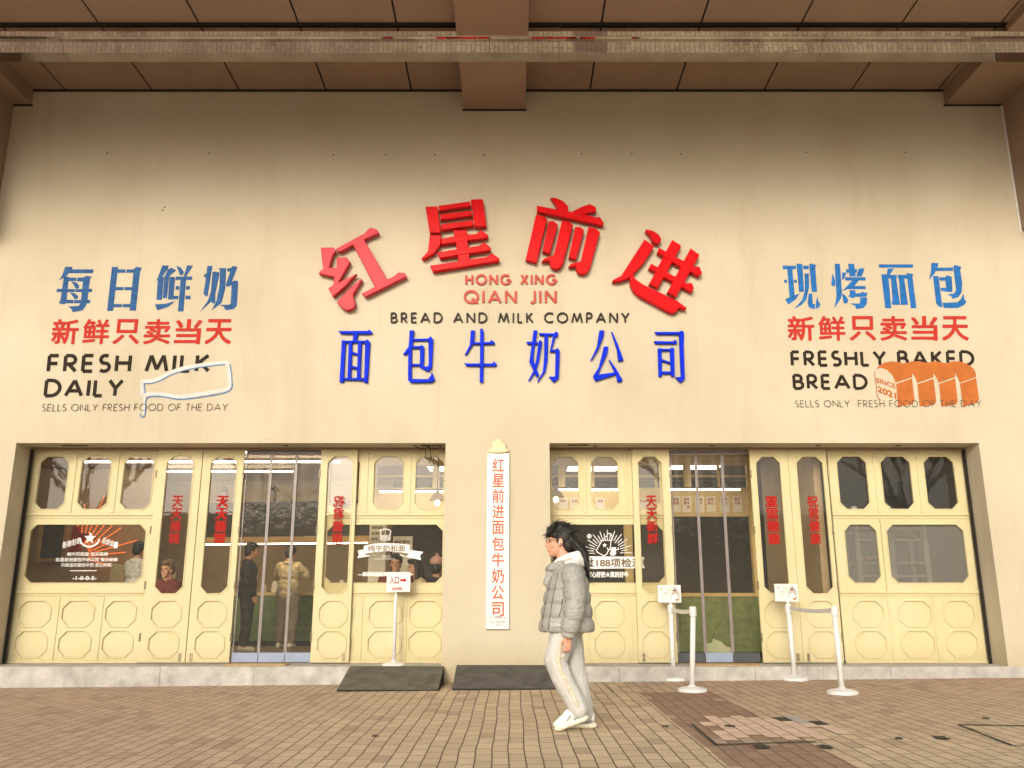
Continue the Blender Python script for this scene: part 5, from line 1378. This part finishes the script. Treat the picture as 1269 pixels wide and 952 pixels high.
for line in ([(0.115, 1.27), (0.14, 1.17), (0.165, 1.06), (0.185, 0.94), (0.20, 0.86), (0.205, 0.80)], [(0.085, 1.06), (0.095, 0.98), (0.125, 0.90)], [(0.165, 1.24), (0.195, 1.14), (0.22, 1.03), (0.243, 0.91), (0.255, 0.80)]):
    pts = []
    for (xa, za), (xb, zb) in zip(line[:-1], line[1:]):
        for k in range(5):
            x = xa + (xb - xa) * k / 5; z = za + (zb - za) * k / 5
            h_ = bv.ray_cast(V((x, 1.0, z)), V((0, -1, 0)))
            if h_[0] is not None and h_[0].y > 0.02 and (not pts or (h_[0] - pts[-1]).length < 0.09): pts.append(h_[0] + V((0, 0.001, 0)))
    if len(pts) > 2: mb.tube(pts, 0.0045, 6)
mb.build('seam', 'puffer_seam', man, True)
mb = MB(); put_text(mb, 'S.Dan', ident(0.0, 1, 0, 1), 0)
me_o = mb.build('chest_print', 'vinyl_white', man)
for v in me_o.data.vertices:
    u, z = v.co.x, v.co.z; x = 0.185 - u * 0.085; v.co = (x, 0.226 + 0.014 * u, 0.84 + z * 0.022)
# hood of the hoodie
mb = MB()
mb.caps([((0.105, 0.07, 1.375), 0.024), ((0.03, 0.09, 1.405), 0.030), ((-0.06, 0.065, 1.425), 0.036), ((-0.10, 0.0, 1.425), 0.040), ((-0.06, -0.065, 1.425), 0.036), ((0.03, -0.09, 1.405), 0.030), ((0.105, -0.07, 1.375), 0.024)])
mb.caps([((0.105, 0.07, 1.375), 0.024), ((0.15, 0.035, 1.33), 0.022), ((0.15, -0.035, 1.33), 0.022), ((0.105, -0.07, 1.375), 0.024)])
mb.caps([((-0.05, 0.07, 1.385), 0.045), ((-0.125, 0.0, 1.365), 0.055), ((-0.05, -0.07, 1.385), 0.045)])
mb.ell((-0.01, 0, 1.355), (0.115, 0.10, 0.05))
remesh(mb, 0.0085, 3, 'hood', 'hood', man)
# trousers
mb = MB()
mb.ell((0.03, 0, 0.83), (0.155, 0.185, 0.11))
mb.caps([((0.055, 0.095, 0.80), 0.115), ((0.10, 0.095, 0.68), 0.108), ((0.145, 0.095, 0.565), 0.094), ((0.125, 0.095, 0.50), 0.090), ((0.06, 0.095, 0.37), 0.086), ((-0.03, 0.095, 0.215), 0.082), ((-0.045, 0.095, 0.185), 0.080)])
mb.caps([((0.02, -0.095, 0.80), 0.115), ((0.0, -0.095, 0.65), 0.105), ((-0.025, -0.095, 0.50), 0.092), ((-0.06, -0.095, 0.33), 0.086), ((-0.095, -0.095, 0.16), 0.084), ((-0.10, -0.095, 0.12), 0.082)])
remesh(mb, 0.007, 2, 'trousers', 'jeans', man, 0.5, 0.006, 0.085, 0.45)
mb = MB()
mb.caps([((0.045, 0.205, 0.80), 0.016), ((0.105, 0.198, 0.68), 0.018), ((0.125, 0.186, 0.57), 0.018), ((0.10, 0.180, 0.48), 0.017), ((0.045, 0.176, 0.36), 0.017), ((-0.03, 0.172, 0.22), 0.016)])
mb.cap((0.08, 0.19, 0.60), 0.012, (0.17, 0.16, 0.585), 0.010)
remesh(mb, 0.006, 2, 'leg_stripe', 'stripe', man)
# shoes
def shoe(y, toe, heel, pitch):
    toe = V(toe); heel = V(heel); d = (toe - heel).normalized(); up = V((-d.z, 0, d.x)); L = (toe - heel).length
    Pq = lambda a, b_, c_: heel + d * (a * L) + V((0, 1, 0)) * b_ + up * c_
    mb = MB()
    for a, r in ((0.12, 0.040), (0.30, 0.041), (0.5, 0.042), (0.7, 0.048), (0.85, 0.044)): mb.ell(Pq(a, 0, 0.018), (0.058, r + 0.007, 0.029), Matrix((d, V((0, 1, 0)), up)).transposed())
    remesh(mb, 0.006, 2, 'sole', 'sole', man)
    mb = MB(); rt = Matrix((d, V((0, 1, 0)), up)).transposed()
    mb.ell(Pq(0.86, 0, 0.05), (0.055, 0.042, 0.028), rt); mb.ell(Pq(0.66, 0, 0.06), (0.07, 0.043, 0.04), rt); mb.ell(Pq(0.42, 0, 0.075), (0.075, 0.040, 0.055), rt); mb.ell(Pq(0.18, 0, 0.08), (0.055, 0.040, 0.065), rt)
    mb.caps([(Pq(0.20, 0, 0.11), 0.043), (Pq(0.24, 0, 0.15), 0.042)])
    s_ = remesh(mb, 0.006, 2, 'shoe', 'shoe', man)
    mb = MB()
    for a in (0.50, 0.58, 0.66): mb.tube([Pq(a, 0.022, 0.105 - (a - 0.5) * 0.14), Pq(a + 0.01, 0.0, 0.115 - (a - 0.5) * 0.14), Pq(a, -0.022, 0.105 - (a - 0.5) * 0.14)], 0.004, 6)
    mb.caps([(Pq(0.46, 0.040, 0.075), 0.008), (Pq(0.60, 0.043, 0.055), 0.007)]); mb.caps([(Pq(0.16, 0.036, 0.10), 0.010), (Pq(0.30, 0.036, 0.105), 0.010)])
    mb.caps([(Pq(0.10, 0.036, 0.05), 0.012), (Pq(0.30, 0.040, 0.055), 0.012), (Pq(0.36, 0.042, 0.04), 0.009)])
    mb.build('shoe_trim', 'shoe_g', s_, True)
shoe(0.095, (0.135, 0.095, 0.012), (-0.105, 0.095, 0.095), 0)
shoe(-0.095, (0.075, -0.095, 0.010), (-0.185, -0.095, 0.010), 0)
for o in COL.objects:      # keep both shoes on their own side
    pass
# hair swept up and back, long at the nape
mb = MB(); H = HEAD
fw = V((1, 0.06, -0.10)).normalized()
for (a, b_, z, r) in ((0.05, 0, 0.085, 0.062), (0.075, 0.02, 0.062, 0.040), (0.075, -0.02, 0.062, 0.040), (0.0, 0, 0.10, 0.082), (-0.055, 0, 0.075, 0.085), (-0.085, 0, 0.02, 0.078), (-0.085, 0, -0.05, 0.070)):
    mb.ell(H + V((a, b_, z)), (r, r * 0.98, r * 0.85))
for q in (-1, 1):
    mb.ell(H + V((-0.045, q * 0.062, 0.035)), (0.06, 0.030, 0.065)); mb.ell(H + V((-0.075, q * 0.055, -0.03)), (0.045, 0.03, 0.06)); mb.ell(H + V((0.045, q * 0.066, 0.055)), (0.04, 0.018, 0.035)); mb.cap(H + V((0.022, q * 0.083, 0.03)), 0.012, H + V((0.018, q * 0.084, -0.01)), 0.008)
random.seed(11)
for k in range(46):     # loose locks
    a = random.uniform(0.15, 2.7); b_ = random.uniform(-1.1, 1.1)
    base = H + V((-0.01 + 0.085 * math.cos(a), 0.075 * math.sin(b_), 0.045 + 0.07 * math.sin(a)))
    out = V((0.4 * math.cos(a) - 0.45, 0.5 * math.sin(b_), 0.55 * math.sin(a) + 0.1)).normalized()
    L = random.uniform(0.04, 0.075); mb.caps([(base, 0.017), (base + out * L * 0.6, 0.011), (base + out * L + V((-0.02, 0, -0.004)), 0.004)])
for k in range(22):     # mullet strands down the back
    y = random.uniform(-0.06, 0.06); s0 = H + V((-0.105, y, random.uniform(-0.05, 0.02)))
    ln = random.uniform(0.18, 0.40); mb.caps([(s0, 0.022), (s0 + V((-0.095, y * 0.2, -0.30 * ln)), 0.020), (s0 + V((-0.135, y * 0.3, -0.65 * ln)), 0.014), (s0 + V((-0.150, y * 0.4, -ln)), 0.004)])
for k in range(16):     # fringe
    y = random.uniform(-0.06, 0.06); s0 = H + V((0.085, y, 0.085)); mb.caps([(s0, 0.016), (s0 + V((0.025, y * 0.1, -0.03)), 0.010), (s0 + V((0.028, y * 0.2, -0.058)), 0.004)])
hr = remesh(mb, 0.0055, 1, 'hair', 'hair', man)
mb = MB(); hv = hr.data.vertices      # fine stray strands that leave the surface of the hair
for k in range(420):
    v = hv[random.randrange(len(hv))]; p = v.co.copy(); n_ = v.normal.copy()
    back = V((-0.55, random.uniform(-0.25, 0.25), random.uniform(-0.5, 0.25) if p.z < HEAD.z else random.uniform(-0.1, 0.4)))
    L = random.uniform(0.02, 0.06); d1 = (n_ * 0.8 + back * 0.6).normalized(); d2 = (n_ * 0.2 + back + V((0, 0, -0.2))).normalized()
    mb.tube([p - n_ * 0.004, p + d1 * L * 0.5, p + d1 * L * 0.5 + d2 * L * 0.6], [0.0022, 0.0016, 0.0006], 4)
mb.add([v.co for v in hv], [tuple(p.vertices) for p in hr.data.polygons])
bpy.data.objects.remove(hr); mb.build('hair', 'hair', man, True)
mb = MB()
for q in (-1, 1):
    mb.tube([Pf(0.104, q * 0.036 + 0.026 * math.cos(a), 0.008 + 0.02 * math.sin(a)) for a in [k * math.pi / 8 for k in range(17)]], 0.0014, 5)
    mb.tube([Pf(0.10, q * 0.062, 0.014), Pf(0.05, q * 0.080, 0.014), Pf(-0.005, q * 0.086, 0.008)], 0.0016, 5)
mb.tube([Pf(0.106, 0.01, 0.012), Pf(0.110, 0, 0.014), Pf(0.106, -0.01, 0.012)], 0.0022, 5)
mb.build('glasses', 'hinge', man)
mb = MB()
for q in (-1, 1): mb.ell(Pf(0.083, q * 0.034, 0.004), (0.010, 0.011, 0.0055)); 
mb.build('eye', 'hair', man, True)
MB().ell(Pf(0.004, 0.088, -0.012), (0.008, 0.006, 0.009)).cap(Pf(0.006, 0.090, -0.014), 0.004, Pf(0.012, 0.088, -0.034), 0.004).build('earphone', 'white', man, True)

def bystander(label, loc, rz, top, bottom, hairc='hair', sit=False, long_hair=False, arms='down', hat=None, scale=1.0, tilt=0.0):
    t = thing('person', label, 'person', loc, rz); t.scale = (scale,) * 3
    dz = -0.42 if sit else 0.0
    H_ = V((0.03 + tilt, 0, 1.56 + dz)); mb = MB(); P2 = head_shape(mb, H_, (1, 0, -0.05 - tilt), 1.0)
    sh = V((0, 0, dz))
    mb.caps([(V((0, 0, 1.38)) + sh, 0.06), (V((0, 0, 1.25)) + sh, 0.11), (V((0, 0, 0.95)) + sh, 0.12)])
    arm = {}
    for q in (-1, 1):
        s0 = V((0, q * 0.17, 1.34)) + sh
        if arms == 'down': e = V((-0.02, q * 0.22, 1.07)) + sh; h_ = V((0.08, q * 0.20, 0.85)) + sh
        elif arms == 'up': e = V((0.12, q * 0.27, 1.18)) + sh; h_ = V((0.30, q * 0.17, 1.27)) + sh
        else: e = V((0.08, q * 0.23, 1.08)) + sh; h_ = V((0.27, q * 0.08, 1.12)) + sh
        arm[q] = (s0, e, h_); mb.caps([(s0, 0.055), (e, 0.042), (h_, 0.03)]); hand(mb, h_, h_ - e, (0.3, -q, 0), 0.95, 0.5, -q)
    if sit: legs = {q: [(V((0.02, q * 0.09, 0.50)), 0.09), (V((0.42, q * 0.10, 0.50)), 0.062), (V((0.40, q * 0.10, 0.09)), 0.042)] for q in (-1, 1)}
    else: legs = {q: [(V((0.0, q * 0.09, 0.90)), 0.09), (V((0.02, q * 0.10, 0.48)), 0.06), (V((-0.01, q * 0.10, 0.08)), 0.042)] for q in (-1, 1)}
    for q in (-1, 1):
        mb.caps(legs[q]); e = legs[q][-1][0]; mb.cap(e + V((-0.03, 0, -0.03)), 0.04, e + V((0.13, 0, -0.045)), 0.032)
    remesh(mb, 0.010, 2, 'body', 'skin', t)
    mb = MB(); mb.ell(V((0, 0, 1.22)) + sh, (0.135, 0.19, 0.19)); mb.ell(V((0, 0, 1.02)) + sh, (0.14, 0.18, 0.18)); mb.ell(V((0, 0, 0.88)) + sh, (0.145, 0.175, 0.11)); mb.ell(V((-0.03, 0, 1.385)) + sh, (0.09, 0.10, 0.05))
    for q in (-1, 1):
        s0, e, h_ = arm[q]; mb.caps([(s0 + V((0, -q * 0.01, -0.01)), 0.085), (e, 0.068), (e.lerp(h_, 0.85), 0.05)])
    remesh(mb, 0.012, 2, 'coat', top, t, 0.5, 0.012, 0.09)
    mb = MB(); mb.ell(legs[1][0][0] * 0.5 + legs[-1][0][0] * 0.5, (0.13, 0.17, 0.11))
    for q in (-1, 1): mb.caps([(p, r + 0.025) for p, r in legs[q][:2]] + [(legs[q][1][0].lerp(legs[q][2][0], 0.85), 0.068)])
    remesh(mb, 0.012, 2, 'trousers', bottom, t, 0.5, 0.010, 0.10)
    mb = MB()
    for q in (-1, 1): e = legs[q][-1][0]; mb.cap(e + V((-0.035, 0, -0.035)), 0.045, e + V((0.14, 0, -0.05)), 0.038)
    remesh(mb, 0.010, 2, 'shoes_pair' if False else 'footwear', 'shoe', t)
    mb = MB(); mb.ell(H_ + V((-0.02, 0, 0.065)), (0.105, 0.088, 0.08)); mb.ell(H_ + V((-0.06, 0, 0.0)), (0.07, 0.083, 0.10)); mb.ell(H_ + V((0.06, 0, 0.085)), (0.05, 0.07, 0.035))
    for q in (-1, 1): mb.ell(H_ + V((-0.01, q * 0.07, 0.03)), (0.05, 0.022, 0.055))
    if long_hair:
        mb.caps([(H_ + V((-0.07, 0.03, -0.02)), 0.07), (H_ + V((-0.10, 0.03, -0.20)), 0.07), (H_ + V((-0.09, 0.02, -0.33)), 0.04)])
        for q in (-1, 1): mb.caps([(H_ + V((-0.01, q * 0.075, 0.0)), 0.035), (H_ + V((0.0, q * 0.085, -0.18)), 0.03)])
    remesh(mb, 0.010, 1, 'hair', hairc, t)
    if hat:
        mb = MB(); mb.ell(H_ + V((-0.02, 0, 0.09)), (0.115, 0.105, 0.085)); mb.cap(H_ + V((-0.02, 0.0, 0.17)), 0.03, H_ + V((-0.02, 0, 0.19)), 0.03); remesh(mb, 0.010, 1, 'hat', hat, t)
    mb = MB()
    for q in (-1, 1): mb.ell(P2(0.084, q * 0.034, 0.006), (0.010, 0.013, 0.007))
    mb.build('eye', 'hair', t, True)
    return t
def at(px, Y): return W(px, 700, Y)[0]
bystander('short haired person in maroon coat seated at the cafe window, facing out', (at(491, 12.45), 12.45, PL + 0.18), R(-90), 'maroon', 'navy', sit=True, arms='fold')
bystander('person with long black hair and cream coat seated at the cafe window, side on', (at(516, 12.55), 12.55, PL + 0.12), R(-150), 'beige_c', 'greyp', sit=True, long_hair=True, arms='fold')
bystander('person in dark navy coat and pink hat at the right edge of cafe window', (at(541, 12.8), 12.8, PL + 0.12), R(70), 'navy', 'navy', sit=True, hat='pink')
bystander('customer in beige jacket, back turned, at the left counter', (at(359, 14.75), 14.75, PL), R(80), 'beige_c', 'greyp', arms='up')
bystander('person in black coat standing behind the left curtain, left of the beige customer', (at(309, 14.0), 14.0, PL), R(20), 'navy', 'navy')
bystander('staff member in a white shirt at the right edge of the star window', (at(170, 13.6), 13.6, PL), R(60), 'hood', 'greyp', arms='fold')
bystander('person with brown hair and red coat seated behind the first folding leaf on the left', (at(210, 12.7), 12.7, PL + 0.1), R(-110), 'maroon', 'navy', hairc='vinyl_brown', sit=True)

# chairs for those who sit (stool with legs)
for px, Y, dz, lab in ((491, 12.45, 0.18, 'wooden bar stool under the short haired customer'), (516, 12.55, 0.12, 'wooden bar stool under the customer in the cream coat'), (541, 12.8, 0.12, 'wooden bar stool under the customer in the pink hat'), (210, 12.7, 0.1, 'wooden bar stool behind the first folding leaf')):
    t = thing('bar_stool', lab, 'stool', (at(px, Y), Y, PL), 0, 'bar stools inside the shop')
    MB().lathe([(0.16, 0.37 + dz), (0.17, 0.38 + dz), (0.17, 0.40 + dz), (0.15, 0.405 + dz)], n=18).build('seat', 'wood', t)
    for a in range(4):
        c_, s_ = math.cos(a * math.pi / 2 + 0.78), math.sin(a * math.pi / 2 + 0.78)
        MB().tube([(0.17 * c_, 0.17 * s_, 0), (0.11 * c_, 0.11 * s_, 0.37 + dz)], 0.014, 8).build('leg', 'wood', t, True)
# window bar that they sit at
t = thing('window_bar', 'wooden bar shelf along the cafe window with trays', 'counter', (-1.7, 12.05, PL))
MB().box(-0.7, 0.75, -0.16, 0.16, 0.93, 0.97).build('shelf', 'wood', t)
for x in (-0.66, 0.70): MB().box(x - 0.03, x + 0.03, -0.1, 0.1, 0, 0.93).build('leg', 'wood', t)

# ------------------------------------------------------------------ across the square, mirrored in the panes and the steel
def bare_tree(x, y, h, seed, label):
    rnd = random.Random(seed); t = thing('bare_tree', label, 'tree', (x, y, gz(x)), 0, 'bare trees mirrored in the window panes')
    MB().tube([(0, 0, 0), (0.1, 0, h * 0.2), (0, 0.1, h * 0.38)], [0.22, 0.17, 0.13], 10).build('trunk', 'in_grey', t, True)
    mb = MB()
    def grow(p, d, L, r, k):
        q = p + d * L; m_ = p.lerp(q, 0.5) + V((rnd.uniform(-1, 1), rnd.uniform(-1, 1), rnd.uniform(-1, 1))) * L * 0.08
        mb.tube([p, m_, q], [r, r * 0.85, r * 0.65], 5)
        if k == 0: return
        for _ in range(3 if k > 1 else 4):
            e = (d + V((rnd.uniform(-1, 1), rnd.uniform(-1, 1), rnd.uniform(-0.3, 0.9))) * 0.75).normalized(); grow(q, e, L * rnd.uniform(0.6, 0.8), r * 0.62, k - 1)
    for a in range(5):
        d = V((math.cos(a * 1.26), math.sin(a * 1.26), 1.1)).normalized(); grow(V((0, 0.1, h * 0.36)), d, h * 0.22, 0.13, 4)
    mb.build('crown', 'in_grey', t)
bare_tree(-9, -9, 11, 1, 'bare tree across the square mirrored in the left windows')
bare_tree(-1.5, -12, 12, 2, 'bare tree across the square mirrored in the panes near the plaque')
bare_tree(-17, -11, 11, 4, 'bare tree farthest left across the square, mirrored in the star window')
bare_tree(16, -11, 11, 5, 'bare tree farthest right across the square, mirrored in the frosted window bay')
bare_tree(7, -10, 11, 3, 'bare tree across the square mirrored in the right curtain')
t = thing('low_building', 'low grey building across the square mirrored in the shop glass', 'building', (0, -60, 0))
MB().box(-70, 70, -12, 0, -1.5, 8.5).build('wall', 'in_grey', t)
for i in range(24):
    for j in range(1):
        MB().box(-66 + i * 5.6, -63.4 + i * 5.6, 0.0, 0.08, 2.5 + j * 4, 4.6 + j * 4).build('window', 'rack', t)
